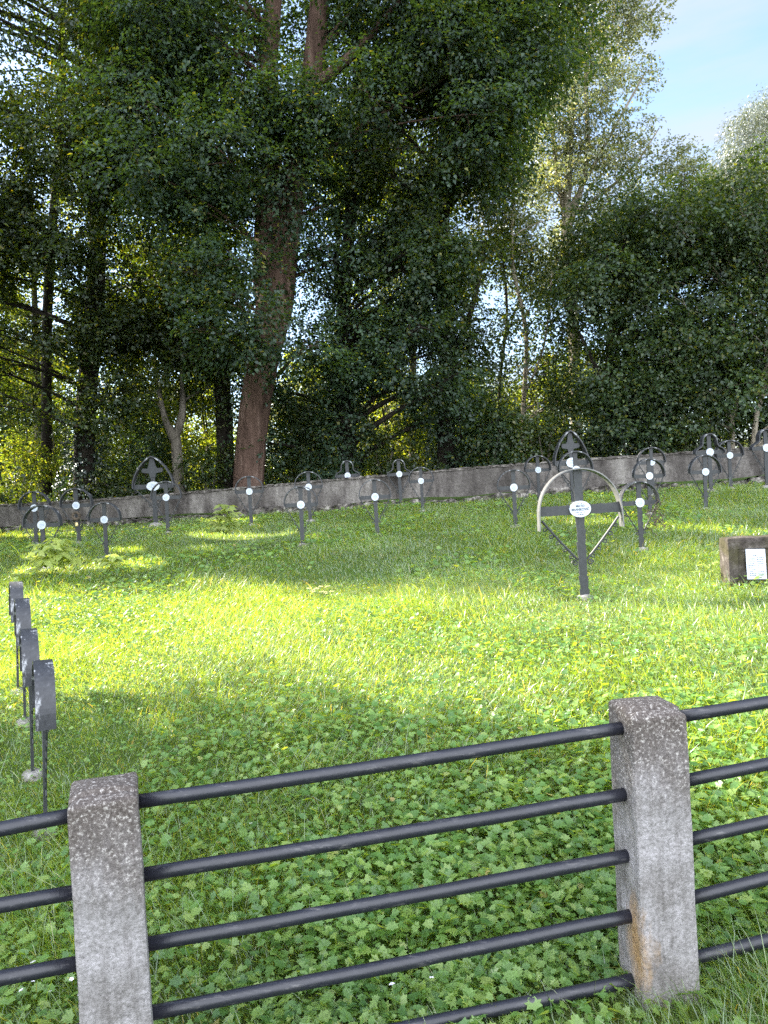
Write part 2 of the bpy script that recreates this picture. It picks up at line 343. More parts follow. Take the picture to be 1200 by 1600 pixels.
def spray_leaves(c, out, k, sl, ls, rg, droop=.35, flat=.45, aspect=.68):
    """c (n,3) twig roots, out (n,3) directions -> kites for n*k leaves"""
    n = len(c); up = np.array([0, 0, 1.0])
    d = unit(out * np.array([1, 1, .45]) + rg.normal(0, .35, (n, 3)) - up * droop)
    nn = unit(up + out * .5 + rg.normal(0, .3, (n, 3)))
    side = unit(np.cross(nn, d))
    L_ = sl * rg.uniform(.6, 1.25, n)
    t = rg.uniform(0.05, 1, (n, k)); lat = rg.normal(0, .28, (n, k)) * (1.1 - .5 * t)
    pos = c[:, None] + d[:, None] * (t * L_[:, None])[..., None] + side[:, None] * (lat * L_[:, None])[..., None] + nn[:, None] * (rg.normal(0, .07, (n, k)) * L_[:, None])[..., None] - up * (t ** 2 * L_[:, None] * .25)[..., None]
    ld = d[:, None] * .6 + side[:, None] * np.sign(lat)[..., None] * .8 + rg.normal(0, .4, (n, k, 3)) - up * .25
    ln = nn[:, None] + rg.normal(0, flat, (n, k, 3))
    sz = ls * rg.uniform(.6, 1.25, n * k)
    return kites(pos.reshape(-1, 3), ld.reshape(-1, 3), ln.reshape(-1, 3), sz, sz * aspect)
DN = 95                                      # leaf sprays per square metre of crown lobe
def crown_mesh(name, clumps, mat, parent, rg, dens=1.0, k=18, sl=.85, ls=.125, droop=.35, flat=.45, aspect=.68, part='crown', squash=.8, shell=.5):
    out = []
    for c, r in clumps:
        n = max(4, int(DN * dens * r * r))
        d = unit(rg.normal(0, 1, (n, 3))); u = shell + (1 - shell) * rg.uniform(0, 1, (n, 1)) ** .8
        u *= 1 + .18 * np.sin(d[:, :1] * 5 + c[0]) * np.sin(d[:, 1:2] * 4 + c[2] * 2)
        q = np.array(c) + d * u * r * np.array([1, 1, squash])
        out.append(spray_leaves(q, d, k, sl, ls, rg, droop, flat, aspect))
    V = np.concatenate(out).reshape(-1, 4, 3)
    for o, q in GAPS:                                       # openings in the canopy that let single shafts of sun through
        e = V[:, 0] - o; V = V[np.linalg.norm(e - (e @ SUNV)[:, None] * SUNV, axis=1) > q]
    b_ = V[:, 0]; keep = np.ones(len(V), bool)
    for px_, py_, q_ in THIN + FLECKS:                     # thin places in the belt, ellipsoids of sparse growth
        o = np.array(P(px_, py_, 23.3)); r_ = q_ * .74 * 23.3 / F
        d_ = np.linalg.norm((b_ - o) / np.array([r_, 4.2, r_]), axis=1)
        keep &= rg.uniform(0, 1, len(V)) < np.clip((d_ - .55) / .5, .06, 1)
    V = V[keep].reshape(-1, 3); f = np.arange(len(V)).reshape(-1, 4)
    V = V - np.array(parent.location)
    return link(part, npmesh(name + '_' + part, V, [f]), mat, parent)
def bez(a, b, c, n): return [a.lerp(b, i / n).lerp(b.lerp(c, i / n), i / n) for i in range(n + 1)]
def smooth_path(pts, rad, n=5):
    """Catmull-Rom through the given points"""
    P_, R_ = [], []
    for i in range(len(pts) - 1):
        p0, p1, p2, p3 = pts[max(i - 1, 0)], pts[i], pts[i + 1], pts[min(i + 2, len(pts) - 1)]
        for j in range(n):
            t = j / n
            P_.append(.5 * (2 * p1 + (p2 - p0) * t + (2 * p0 - 5 * p1 + 4 * p2 - p3) * t * t + (3 * p1 - p0 - 3 * p2 + p3) * t ** 3))
            R_.append(rad[i] + (rad[i + 1] - rad[i]) * t)
    P_.append(pts[-1]); R_.append(rad[-1]); return P_, R_
def limbs(mb, stems, clumps, rr, thick=.16, twigs=5, off=Vector((0, 0, 0))):
    pts = [(p, r) for s in stems for p, r in zip(*s)]
    for c, r in clumps:
        c = Vector(c); best = None
        for p, pr in pts:
            if p.z > c.z + .3: continue
            s = (p - c).length + abs((c.z - p.z) - .45 * math.hypot(c.x - p.x, c.y - p.y)) * .7
            if best is None or s < best[0]: best = (s, p, pr)
        if best is None: best = (0, min(pts, key=lambda q: (q[0] - c).length)[0], .08)
        a = best[1]; ln = (c - a).length; r0 = min(best[2] * .55, thick * (.35 + ln * .11))
        mid = a.lerp(c, .5) + Vector((rr.uniform(-.1, .1) * ln, rr.uniform(-.1, .1) * ln, .1 * ln))
        path = bez(a, mid, c, 7)
        mb.tube([p - off for p in path], [r0 * (1 - .82 * i / 7) for i in range(8)], 6, False)
        for q in range(twigs):
            s = path[rr.randint(4, 7)]
            e = c + Vector((rr.gauss(0, 1), rr.gauss(0, 1), rr.gauss(0, .7))).normalized() * r * rr.uniform(.6, 1)
            m = s.lerp(e, .5) + Vector((0, 0, .12 * r))
            mb.tube([p - off for p in bez(s, m, e, 3)], [r0 * .22, r0 * .17, r0 * .12, .006], 4, False)
def tree(name, label, cat, stems, clumps, leaf, bk, seed, group=None, dens=1.0, thick=.16, wob=.05, twigs=5, ivy=None, **kw):
    rr = random.Random(seed); rg = np.random.default_rng(seed)
    stems = [smooth_path([Vector(p) for p, _ in s], [r for _, r in s]) for s in stems]
    base = stems[0][0][0]; root = empty(name, base, 0, label, cat, group)
    mb = MB()
    for n, (p, r) in enumerate(stems): mb.tube([q - base for q in p], r, 16 if max(r) > .2 else 9, True, wob, seed + n)
    limbs(mb, stems, clumps, rr, thick, twigs, base)
    mb.build('trunk', M[bk], root, True)
    if clumps: crown_mesh(name, clumps, M[leaf], root, rg, dens, **kw)
    if ivy:
        lo, hi, rad_, nn = ivy; p, r = stems[0]; cs, ds = [], []
        for q in range(nn):
            j = rr.randint(0, len(p) - 1)
            z = rr.uniform(lo, hi)
            j = min(range(len(p)), key=lambda a: abs(p[a].z - z)); a = rr.uniform(0, 6.283)
            d = Vector((math.cos(a), math.sin(a), 0)); t_ = rad_ * rr.uniform(.6, 1.25) * (1 + .35 * math.sin(z * 2.3 + seed))
            cs.append(tuple(Vector((p[j].x, p[j].y, z)) + d * t_)); ds.append(tuple(d))
        V = spray_leaves(np.array(cs), np.array(ds), 9, .28, .09, rg, .5, .5, .85) - np.array(base)
        link('ivy', npmesh(name + '_ivy', V, [np.arange(len(V)).reshape(-1, 4)]), M['ivy'], root)
    return root
def fill(x0, x1, y0, y1, Y0, Y1, n, r0, r1, seed, keep=None, sep=.62):
    """lobes of a crown spread evenly through a slab of space"""
    rr = random.Random(seed); out = []; tries = 0
    while len(out) < n and tries < n * 60:
        tries += 1
        px, py, yy = rr.uniform(x0, x1), rr.uniform(y0, y1), rr.uniform(Y0, Y1); r = rr.uniform(r0, r1)
        if keep and not keep(px, py): continue
        if Y1 < 27.9 and any(math.hypot(px - a, py - b) < q * .7 for a, b, q in THIN): continue
        c = P(px, py, yy)
        if any((Vector(o) - c).length < sep * max(q, r) for o, q in out): continue
        if c.z < float(gz(c.x, c.y)) + .5 * r: continue
        out.append((tuple(c), r))
    return out
def st(*a):
    """stem from (px, py, Y, radius) knots; the first stands on the ground"""
    o = []
    for n, (px, py, yy, r) in enumerate(a):
        p = P(px, py, yy)
        if n == 0: p.z = float(gz(p.x, p.y)) - .1
        o.append((p, r))
    return o

# ------------------------------------------------------------------ trees of the belt behind the wall
BELT = 'tall trees of the belt behind the wall'
tree('maple_tree', 'great maple with leaning reddish-brown double trunk behind the wall', 'tree',
     [st((384, 752, 23.2, .50), (392, 690, 23.2, .46), (406, 580, 23.1, .50), (428, 480, 23, .56), (441, 400, 23, .50), (455, 310, 23, .42), (474, 200, 23, .36), (490, 100, 23, .33), (500, -10, 23, .29), (510, -160, 23, .18), (515, -330, 23, .06)),
      [(P(420, 500, 23), .30), (P(417, 440, 22.9), .42), (P(418, 360, 22.9), .40), (P(424, 240, 22.9), .33), (P(420, 100, 22.9), .28), (P(430, -40, 22.9), .22), (P(425, -250, 22.8), .06)],
      [(P(488, 130, 23), .16), (P(520, 112, 22.7), .17), (P(575, 60, 22.2), .13), (P(640, -20, 22), .07)],
      [(P(494, 85, 23), .12), (P(525, 50, 23), .12), (P(560, 5, 23.2), .08), (P(580, -60, 23.4), .03)],
      [(P(462, 270, 23), .09), (P(560, 200, 22.4), .07), (P(700, 120, 21.8), .03)],
      [(P(415, 300, 23), .09), (P(320, 230, 22), .07), (P(220, 150, 21.5), .03)]],
     fill(190, 420, -260, 330, 20, 25.5, 44, 1.0, 1.6, 1, lambda x, y: x < 352 or 130 < y < 235, .74) + fill(570, 880, -260, 330, 20.5, 25.5, 46, 1.0, 1.6, 2, lambda x, y: x + .55 * max(y, 0) < 900 and not (x < 600 and 0 < y < 90) and math.hypot(x - 650, y - 225) > 62 and math.hypot(x - 720, y - 330) > 55, .74)
     + fill(420, 560, -260, 120, 24, 26.5, 10, .9, 1.3, 3) + fill(395, 480, 140, 235, 20.6, 21.6, 4, .6, .8, 52) + fill(470, 640, 130, 420, 23.5, 26, 12, .8, 1.3, 4) + fill(395, 470, 130, 290, 21, 21.8, 5, .7, 1.0, 5)
     + [(tuple(P(*q)), r) for q, r in (((375, 480, 20.9), .85), ((330, 510, 21), .8), ((430, 520, 21), .75), ((385, 525, 20.6), .7), ((480, 540, 21.3), .7), ((300, 420, 21), .9), ((360, 395, 21), .9), ((410, 420, 21.4), .6))],
     'maple', 'bark', 21, None, .62, .085, .055, k=28, sl=1.05, flat=.3, ls=.13)
tree('ivied_tree', 'dark ivy-wrapped tree behind the left end of the wall', 'tree',
     [st((128, 775, 24, .34), (134, 640, 24, .32), (146, 500, 24, .30), (152, 400, 24, .27), (157, 200, 24, .22), (165, 0, 24, .15), (168, -220, 24, .05)), [(P(150, 420, 24), .14), (P(90, 380, 23.6), .10), (P(20, 320, 23), .05)], [(P(158, 250, 24), .12), (P(90, 200, 23.6), .09), (P(20, 180, 23), .05)]],
     fill(-160, 220, -260, 400, 21.5, 26, 62, .9, 1.5, 6, lambda x, y: not (-10 < x < 130 and -40 < y < 150) and not (60 < x < 140 and 270 < y < 400)) + fill(60, 260, 420, 640, 22.5, 24.5, 12, .7, 1.0, 7) + fill(-60, 200, 130, 560, 22, 23.4, 16, .6, 1.0, 53, lambda x, y: not (60 < x < 150 and 380 < y < 500)) + fill(-60, 60, 400, 640, 23, 26, 8, .7, 1.0, 8)
     + fill(60, 210, 170, 390, 21.3, 23, 10, .6, .95, 54) + fill(70, 200, 500, 650, 21.8, 23.4, 7, .5, .8, 55), 'oakish', 'dark_bark', 22, BELT, .9, .09, ivy=(1.2, 4.6, .62, 420))
tree('slim_dark_tree', 'slim black-barked tree just left of the great maple', 'tree',
     [st((352, 748, 25.4, .30), (350, 640, 25.4, .28), (340, 520, 25.4, .27), (326, 330, 25.4, .22), (320, 100, 25.4, .15), (318, -160, 25.4, .05))],
     fill(200, 420, 330, 560, 24.2, 27, 15, .8, 1.2, 9) + fill(200, 400, -200, 320, 25.5, 28, 10, 1.0, 1.4, 10), 'oakish', 'dark_bark', 23, BELT, .8)
tree('ivied_tree', 'ivy-choked dark tree in the middle of the belt right of the great maple', 'tree',
     [st((544, 738, 24.6, .34), (540, 640, 24.6, .30), (534, 540, 24.6, .26), (540, 440, 24.6, .22), (552, 250, 24.6, .17), (560, 50, 24.6, .11), (566, -160, 24.6, .04)), [(P(537, 500, 24.6), .12), (P(525, 420, 24.6), .09), (P(532, 330, 24.8), .05)]],
     fill(520, 700, 330, 660, 22.6, 25.2, 22, .7, 1.15, 11, lambda x, y: not (x < 590 and y < 520) and not (640 < x < 680 and y > 520)) + fill(410, 520, 560, 720, 23.8, 25.6, 9, .6, .9, 12) + fill(480, 660, 230, 560, 22, 25.5, 17, .6, 1.0, 51, lambda x, y: not (500 < x < 530 and 450 < y < 520)) + [(tuple(P(*q)), r) for q, r in (((492, 455, 24.4), .75), ((505, 395, 24.6), .8), ((488, 520, 24.2), .6))], 'maple', 'dark_bark', 24, BELT, .9, ivy=(1.5, 8.6, .55, 520))
tree('ivied_tree', 'ivied dark tree with bare lower trunk between middle and right of the belt', 'tree',
     [st((696, 728, 25, .34), (697, 640, 25, .30), (703, 560, 25, .27), (690, 430, 25, .22), (700, 250, 25, .16), (704, 0, 25, .10), (706, -180, 25, .03)), [(P(700, 580, 25), .15), (P(672, 500, 25), .12), (P(655, 400, 25.2), .06)], [(P(700, 590, 25), .12), (P(738, 480, 24.7), .09), (P(760, 380, 24.6), .04)]],
     fill(600, 810, 90, 430, 22.5, 26, 34, .8, 1.3, 13, lambda x, y: x < 770 + (260 - y) * .1 and math.hypot(x - 650, y - 225) > 60 and math.hypot(x - 715, y - 335) > 45) + fill(700, 770, 430, 600, 24, 25.2, 7, .6, .9, 14) + fill(680, 790, 620, 690, 23.6, 25, 5, .5, .8, 15), 'oakish', 'dark_bark', 25, BELT, .75, ivy=(1.6, 7.0, .45, 420))
tree('forked_sapling_tree', 'small grey tree forking low behind the pointed cross on the left', 'tree',
     [st((278, 748, 23.6, .20), (276, 700, 23.6, .17), (272, 684, 23.6, .17), (258, 655, 23.5, .10), (246, 600, 23.4, .05)), [(P(273, 688, 23.6), .13), (P(284, 650, 23.6), .12), (P(285, 610, 23.7), .08), (P(280, 540, 23.9), .04)]],
     fill(180, 350, 470, 640, 23.2, 25.4, 14, .55, .95, 16), 'shrub', 'grey_bark', 26, None, .9)
tree('slender_tree', 'slender pale-stemmed tree left of the big right-hand thicket', 'tree',
     [st((816, 712, 25.6, .09), (818, 640, 25.6, .085), (822, 520, 25.6, .075), (800, 400, 25.6, .06), (806, 250, 25.6, .03)), [(P(818, 620, 25.6), .05), (P(850, 540, 25.4), .035), (P(862, 430, 25.2), .02)]],
     fill(780, 930, 330, 640, 24.4, 27.5, 19, .5, .85, 17, lambda x, y: not (770 < x < 812 and 520 < y < 640) and not (x < 800 and 400 < y < 470)), 'oakish', 'pale_bark', 27, BELT, .75)
tree('thin_tree', 'thin dark stem leaning beside the slender pale tree', 'tree',
     [st((786, 715, 26.5, .06), (780, 620, 26.5, .055), (792, 480, 26.5, .05), (776, 330, 26.5, .03)), [(P(781, 560, 26.5), .035), (P(800, 500, 26.4), .03), (P(826, 440, 26.3), .012)]],
     fill(760, 850, 250, 400, 25.5, 28, 8, .6, .9, 18), 'poplar', 'dark_bark', 28, None, .7)
tree('poplar_tree', 'tall airy poplar with pale yellowing leaves and bare upright stems', 'tree',
     [st((900, 690, 31, .26), (895, 500, 31, .23), (884, 380, 31, .20), (892, 200, 31, .14), (903, 30, 31, .10), (905, -160, 31, .04)), [(P(885, 370, 31), .13), (P(917, 250, 31), .11), (P(916, 120, 31), .08), (P(936, -30, 31), .04)], [(P(884, 350, 31), .10), (P(866, 230, 31), .09), (P(862, 100, 31.2), .05)], [(P(888, 330, 31), .10), (P(960, 200, 30.6), .06), (P(1010, 110, 30.5), .03)], [(P(888, 340, 31), .09), (P(980, 270, 30.6), .05), (P(1030, 200, 30.4), .02)]],
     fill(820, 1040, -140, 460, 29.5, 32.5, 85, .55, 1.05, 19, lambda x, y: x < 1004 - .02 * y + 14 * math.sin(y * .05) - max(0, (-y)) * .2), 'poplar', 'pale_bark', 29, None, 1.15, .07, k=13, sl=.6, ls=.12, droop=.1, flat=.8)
tree('thicket_tree', 'dark bushy tree at the left of the right-hand thicket, leaves catching sun', 'tree',
     [st((955, 705, 24.2, .15), (950, 600, 24.2, .12), (962, 480, 24.2, .09), (975, 380, 24.2, .05)), [(P(950, 610, 24.2), .08), (P(905, 520, 23.8), .05), (P(880, 470, 23.6), .03)]],
     fill(880, 1040, 315, 680, 22.8, 26, 42, .55, 1.1, 20, lambda x, y: x > 905 + (.25 * (480 - y) if y < 480 else 0) + (0 if y < 600 else (y - 600) * .3), .85), 'thicket', 'dark_bark', 30, BELT, .8)
tree('thicket_tree', 'dense dark tree in the middle of the right-hand thicket with a forked pale stem', 'tree',
     [st((1141, 706, 23.4, .10), (1142, 655, 23.4, .09), (1120, 615, 23.3, .05), (1100, 540, 23.2, .03)), [(P(1142, 658, 23.4), .07), (P(1152, 610, 23.4), .06), (P(1140, 450, 23.6), .04)]],
     fill(1010, 1160, 290, 610, 22, 26, 46, .5, 1.1, 31, lambda x, y: y > 318 - (x - 1020) * .1 + 22 * math.sin(x * .11), .85) + fill(980, 1110, 600, 690, 22.6, 24, 8, .6, .9, 32), 'thicket', 'pale_bark', 31, BELT, .8)
tree('thicket_tree', 'tallest dark tree of the right-hand thicket with a leaning stem at the right edge', 'tree',
     [st((1172, 700, 23.2, .09), (1182, 650, 23.2, .08), (1195, 590, 23.2, .07), (1205, 450, 23.4, .05)), [(P(1185, 640, 23.2), .05), (P(1240, 500, 23), .04)]],
     fill(1110, 1380, 235, 600, 22, 26, 64, .5, 1.2, 33, lambda x, y: y > 325 - (x - 1120) * .85 + 20 * math.sin(x * .13), .85) + fill(1200, 1380, 560, 690, 22.4, 24.5, 9, .7, 1, 34), 'thicket', 'pale_bark', 32, BELT, .8)
tree('young_poplar_tree', 'small loose treetop standing against the sky above the thicket', 'tree',
     [st((1050, 690, 29, .10), (1056, 450, 29, .08), (1066, 320, 29, .03), (1072, 240, 29, .01))],
     fill(1035, 1100, 205, 350, 28.4, 29.6, 15, .35, .6, 35, lambda x, y: abs(x - 1066) < 8 + (y - 190) * .3), 'poplar', 'grey_bark', 33, None, 2.6, .04, k=10, sl=.5, ls=.11, droop=.1, flat=.8)
tree('willow_tree', 'feathery grey-green willow rising at the right edge', 'tree',
     [st((1235, 690, 33, .32), (1232, 450, 33, .26), (1225, 280, 33, .15), (1215, 150, 33, .04)), [(P(1230, 400, 33), .12), (P(1190, 280, 32.6), .07), (P(1165, 230, 32.5), .02)], [(P(1230, 400, 33), .12), (P(1290, 270, 32.6), .07)]],
     fill(1090, 1380, 130, 420, 31, 35, 80, .6, 1.1, 36, lambda x, y: x > 1178 - (y - 130) * .42 + 10 * math.sin(y * .09)), 'willow', 'grey_bark', 34, None, 1.5, .1, k=22, sl=.9, ls=.13, droop=1.2, flat=.6, aspect=.26)
tree('larch_tree', 'open conifer with bare spreading branches against the bright sky at the top left', 'tree',
     [st((70, 760, 28, .20), (74, 500, 28, .18), (90, 250, 28, .15), (98, 80, 28, .13), (92, -120, 28, .08), (88, -300, 28, .03))] +
     [[(P(105 - .03 * q, y0, 28), .07), (P(60 + 5 * s, y0 - 20, 27.6), .045), (P(x1, y1, 27), .012)] for q, s, y0, x1, y1 in ((0, 1, 110, -10, 60), (1, -1, 80, -30, 20), (2, 2, 60, 20, -20), (3, 0, 130, 0, 112), (4, 3, 150, -20, 140), (5, -2, 100, 10, 82), (6, 1, 70, -10, 40), (7, 2, 30, 40, -40))],
     fill(-60, 100, -60, 200, 26.8, 29, 22, .35, .6, 37), 'larch', 'dark_bark', 35, None, .8, .05, k=16, sl=.5, ls=.08, droop=.2, flat=.7, aspect=.3)
# unseen trees added past the edges of the view that keep the field in shade
SIDE = 'unseen trees set along the left side to shade the burial ground'
def side_tree(x, y, h, r, z0, n, seed, label, dn=.8, leaf='oakish'):
    b = Vector((x, y, float(gz(x, y)) - .1)); rr = random.Random(seed); cl = []; tr = 0
    while len(cl) < n and tr < 4000:
        tr += 1; a, z = rr.uniform(0, 6.283), rr.uniform(z0, h); q = r * math.sqrt(rr.random()) * (1 - .5 * ((z - z0) / (h - z0)) ** 2)
        c = b + Vector((q * math.cos(a), q * math.sin(a), z)); s = rr.uniform(.9, 1.3)
        if all((Vector(o) - c).length > .7 * s for o, _ in cl): cl.append((tuple(c), s))
    tree('side_tree', label, 'tree', [[(b, .34), (b + Vector((.1, 0, h * .4)), .26), (b + Vector((0, .1, h * .8)), .12), (b + Vector((0, 0, h)), .04)]], cl, leaf, 'dark_bark', seed, SIDE, dn, .12, k=12, ls=.14)
for q in SIDE_TREES if 'SIDE_TREES' in globals() else ((-9.3, 7.2, 11.0, 1.9, 2.8, 32, 61), (-13.5, 9.0, 14.5, 2.0, 5.0, 28, 62), (-12.15, 17.9, 10.9, 2.15, 2.0, 34, 63), (-14.8, 20.8, 12.8, 2.6, 2.4, 36, 64)):
    side_tree(*q, 'unseen leafy dark tree set on the left side to shade the burial ground', .5 if q[0] > -10 else .95)

# ------------------------------------------------------------------ shrubs
def shrub(px, py, Y_, wid, h, leaf, label, seed, n=None, group=None, dens=1.0, ls=.1):
    c = P(px, py, Y_); g = float(gz(c.x, c.y)); rr = random.Random(seed); cl = []; tr = 0
    n = n or int(3 + wid * h * 1.5)
    while len(cl) < n and tr < 2000:
        tr += 1; z = rr.uniform(.25, h); k = math.sqrt(max(.05, 1 - (z / h) ** 2 * .8)); s = rr.uniform(.42, .72)
        q = Vector((c.x + rr.uniform(-wid, wid) * .5 * k, Y_ + rr.uniform(-.6, .6), g + z))
        if all((Vector(o) - q).length > .55 * s for o, _ in cl): cl.append((tuple(q), s))
    b = Vector((c.x, Y_, g - .05)); stems = []
    for k in range(3):
        e = b + Vector((rr.uniform(-.3, .3) * wid, rr.uniform(-.3, .3), h * .75)); stems.append([(b + Vector((rr.uniform(-.1, .1), 0, 0)), .05), (b.lerp(e, .5) + Vector((0, 0, .1)), .035), (e, .012)])
    return tree('shrub', label, 'shrub', stems, cl, leaf, 'grey_bark', seed, group, 1.25 * dens, .05, .02, 3, k=11, sl=.38, ls=ls, part='foliage', droop=.25, flat=.7, shell=.35)
SUNNY = 'sunlit shrubs beyond the belt of trees'; DARK = 'dark shrubs along the back of the wall'
for n, q in enumerate(((20, 700, 26.5, 3.2, 3.2), (90, 640, 29, 3, 5.5), (-40, 600, 30, 4, 7), (40, 520, 31, 3, 9), (215, 700, 27, 2.6, 4.5), (230, 560, 29, 2.8, 8.5), (320, 560, 31, 2.5, 8.5), (450, 700, 28, 2.4, 3.2), (490, 600, 30, 2.8, 5.6),
                       (590, 690, 27.5, 2.2, 2.6), (655, 690, 27, 1.9, 2.6), (735, 690, 27.2, 1.8, 2.2), (800, 660, 29, 2.6, 4.0), (870, 640, 28.5, 2.8, 5.0), (605, 560, 33, 3.4, 6.2), (700, 640, 31, 3.2, 4.2), (600, 380, 31, 3.2, 9.2), (20, 380, 33, 4, 11), (285, 640, 30, 2.6, 5.5), (215, 640, 31, 2.4, 6.5), (350, 600, 32, 2.6, 7.5))):
    lab = ('yellow-green sunlit shrub low beside the ivied left tree', 'sunlit shrub glowing between the left tree trunks', 'tall sunlit shrub at the far left edge', 'tall yellow-green growth high at the left edge', 'speckled sunlit shrub behind the forked small tree',
           'tall light-flecked growth above the forked small tree', 'tall growth behind the slim black tree', 'low sunlit shrub right of the great trunk', 'sunlit growth behind the dark hanging boughs', 'bright yellow-green shrub right of the middle ivied tree', 'bright low shrub just left of the bare dark trunk',
           'bright low shrub just right of the bare dark trunk', 'half-lit shrub behind the slender pale tree', 'sun-flecked shrub left of the big thicket', 'far pale growth filling the gap above the bright shrub', 'far growth low behind the bare dark trunk', 'tall far growth glowing through the maple boughs', 'far tall growth under the conifer', 'speckled growth between the forked small tree and the slim black tree', 'speckled growth left of the forked small tree', 'far growth between the slim black tree and the great trunk')[n]
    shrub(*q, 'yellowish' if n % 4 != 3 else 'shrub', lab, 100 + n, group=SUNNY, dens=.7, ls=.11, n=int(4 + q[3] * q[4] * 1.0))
for n, q in enumerate(((60, 760, 23.6, 2.0, 1.1), (190, 745, 23.4, 2.4, 1.6), (235, 700, 24.6, 1.8, 2.8), (325, 720, 23.8, 1.3, 2.0), (470, 690, 24.2, 2.2, 3.4), (505, 735, 23.2, 1.6, 1.2), (600, 700, 24.4, 1.6, 2.4), (640, 735, 23.2, 1.6, .9), (760, 700, 24.2, 2.0, 2.6), (850, 690, 23.8, 2.0, 2.2),
                       (905, 690, 23.2, 1.6, 1.6), (985, 690, 23, 2.2, 2.0), (1060, 690, 22.8, 2.2, 1.8), (1130, 690, 24.4, 2.4, 2.6), (1200, 680, 24.4, 2.6, 3.0), (1290, 680, 23.6, 2.6, 2.4), (-60, 760, 23.5, 2.6, 2.2))):
    lab = ('low dark shrub over the left end of the wall', 'dark shrub between the ivied tree and the pointed cross', 'dark shrub behind the pointed cross', 'leafy shrub between the forked tree and the great trunk', 'dark hanging shrub just right of the great trunk', 'low dark shrub overhanging the wall top by the trunk', 'dark shrub right of the middle ivied tree', 'low shrub on the wall behind the bell-topped cross', 'shrub right of the bare dark trunk', 'shrub under the slender pale tree',
           'light-flecked shrub behind the pointed cross on the right', 'dark shrub behind the wall right of the pointed cross', 'dark low shrub behind the pair of arched crosses', 'black-green shrub behind the forked pale stem', 'dark shrub at the right edge behind the wall', 'dark shrub past the right edge', 'dark shrub past the left edge')[n]
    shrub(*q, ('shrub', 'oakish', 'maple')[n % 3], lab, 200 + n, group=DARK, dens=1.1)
LIT = 'tall sunlit trees close behind the belt'
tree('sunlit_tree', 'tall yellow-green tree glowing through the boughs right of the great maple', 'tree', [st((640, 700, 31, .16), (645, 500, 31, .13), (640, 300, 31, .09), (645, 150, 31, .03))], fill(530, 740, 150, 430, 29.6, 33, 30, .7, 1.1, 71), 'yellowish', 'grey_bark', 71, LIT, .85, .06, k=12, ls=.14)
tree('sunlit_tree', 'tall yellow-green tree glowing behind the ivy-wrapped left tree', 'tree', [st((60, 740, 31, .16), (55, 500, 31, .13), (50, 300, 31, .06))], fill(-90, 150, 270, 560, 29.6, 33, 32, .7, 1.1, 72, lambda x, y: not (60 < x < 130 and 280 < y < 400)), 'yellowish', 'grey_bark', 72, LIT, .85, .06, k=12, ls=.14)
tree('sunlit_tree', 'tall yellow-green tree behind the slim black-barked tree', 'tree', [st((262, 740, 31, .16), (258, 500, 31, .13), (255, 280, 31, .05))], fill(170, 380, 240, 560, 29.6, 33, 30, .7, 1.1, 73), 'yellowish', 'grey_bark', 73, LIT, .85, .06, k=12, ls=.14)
# bright young trees out in the open behind the belt, lit by the sun
FIELD = 'sunlit young trees in the open beyond the belt'
rr = random.Random(77); FX = (-90, -20, 35, 95, 160, 225, 290, 350, 455, 515, 575, 628, 690, 745, 800, 860, 930)
for n, px in enumerate(FX):
    Y_ = rr.uniform(37, 47); c = P(px, 700, Y_); g = float(gz(c.x, Y_)); top = (560, 500, 470, 520, 590, 540, 560, 520, 575, 540, 500, 610, 560, 590, 600, 540, 560)[n]; h = P(px, top, Y_).z - g
    b = Vector((c.x, Y_, g - .1)); cl = []; tr_ = 0
    while len(cl) < 15 and tr_ < 900:
        tr_ += 1; z = rr.uniform(.9, h - .6); q = Vector((c.x + rr.uniform(-1.5, 1.5), Y_ + rr.uniform(-1.3, 1.3), g + z)); s_ = rr.uniform(.7, 1.15)
        if all((Vector(o) - q).length > .75 * s_ for o, _ in cl): cl.append((tuple(q), s_))
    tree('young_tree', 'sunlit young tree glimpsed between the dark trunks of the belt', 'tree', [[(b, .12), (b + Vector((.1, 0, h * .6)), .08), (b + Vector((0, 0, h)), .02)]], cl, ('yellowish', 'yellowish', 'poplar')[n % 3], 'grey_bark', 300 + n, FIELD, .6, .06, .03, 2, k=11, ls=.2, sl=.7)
# the far wood across the open land behind
cl = []; rr = random.Random(5)
for k in range(150):
    x = rr.uniform(-75, 75); y = 85 + rr.uniform(0, 12); cl.append(((x, y, 1.3 + rr.uniform(0, 1) * (5.5 + 2.5 * math.sin(x * .13) + 1.5 * math.sin(x * .41))), rr.uniform(1.3, 2.3)))
e_ = type('B', (), {'location': (0, 0, 0)}); o = crown_mesh('far_wood', cl, M['far'], bpy.data.objects.new('t', None), np.random.default_rng(8), .3, k=9, sl=1.2, ls=.5, part='far_wood')
o.parent = None; tag(o, 'distant wood seen through the gaps between the trunks', 'wood', kind='stuff')

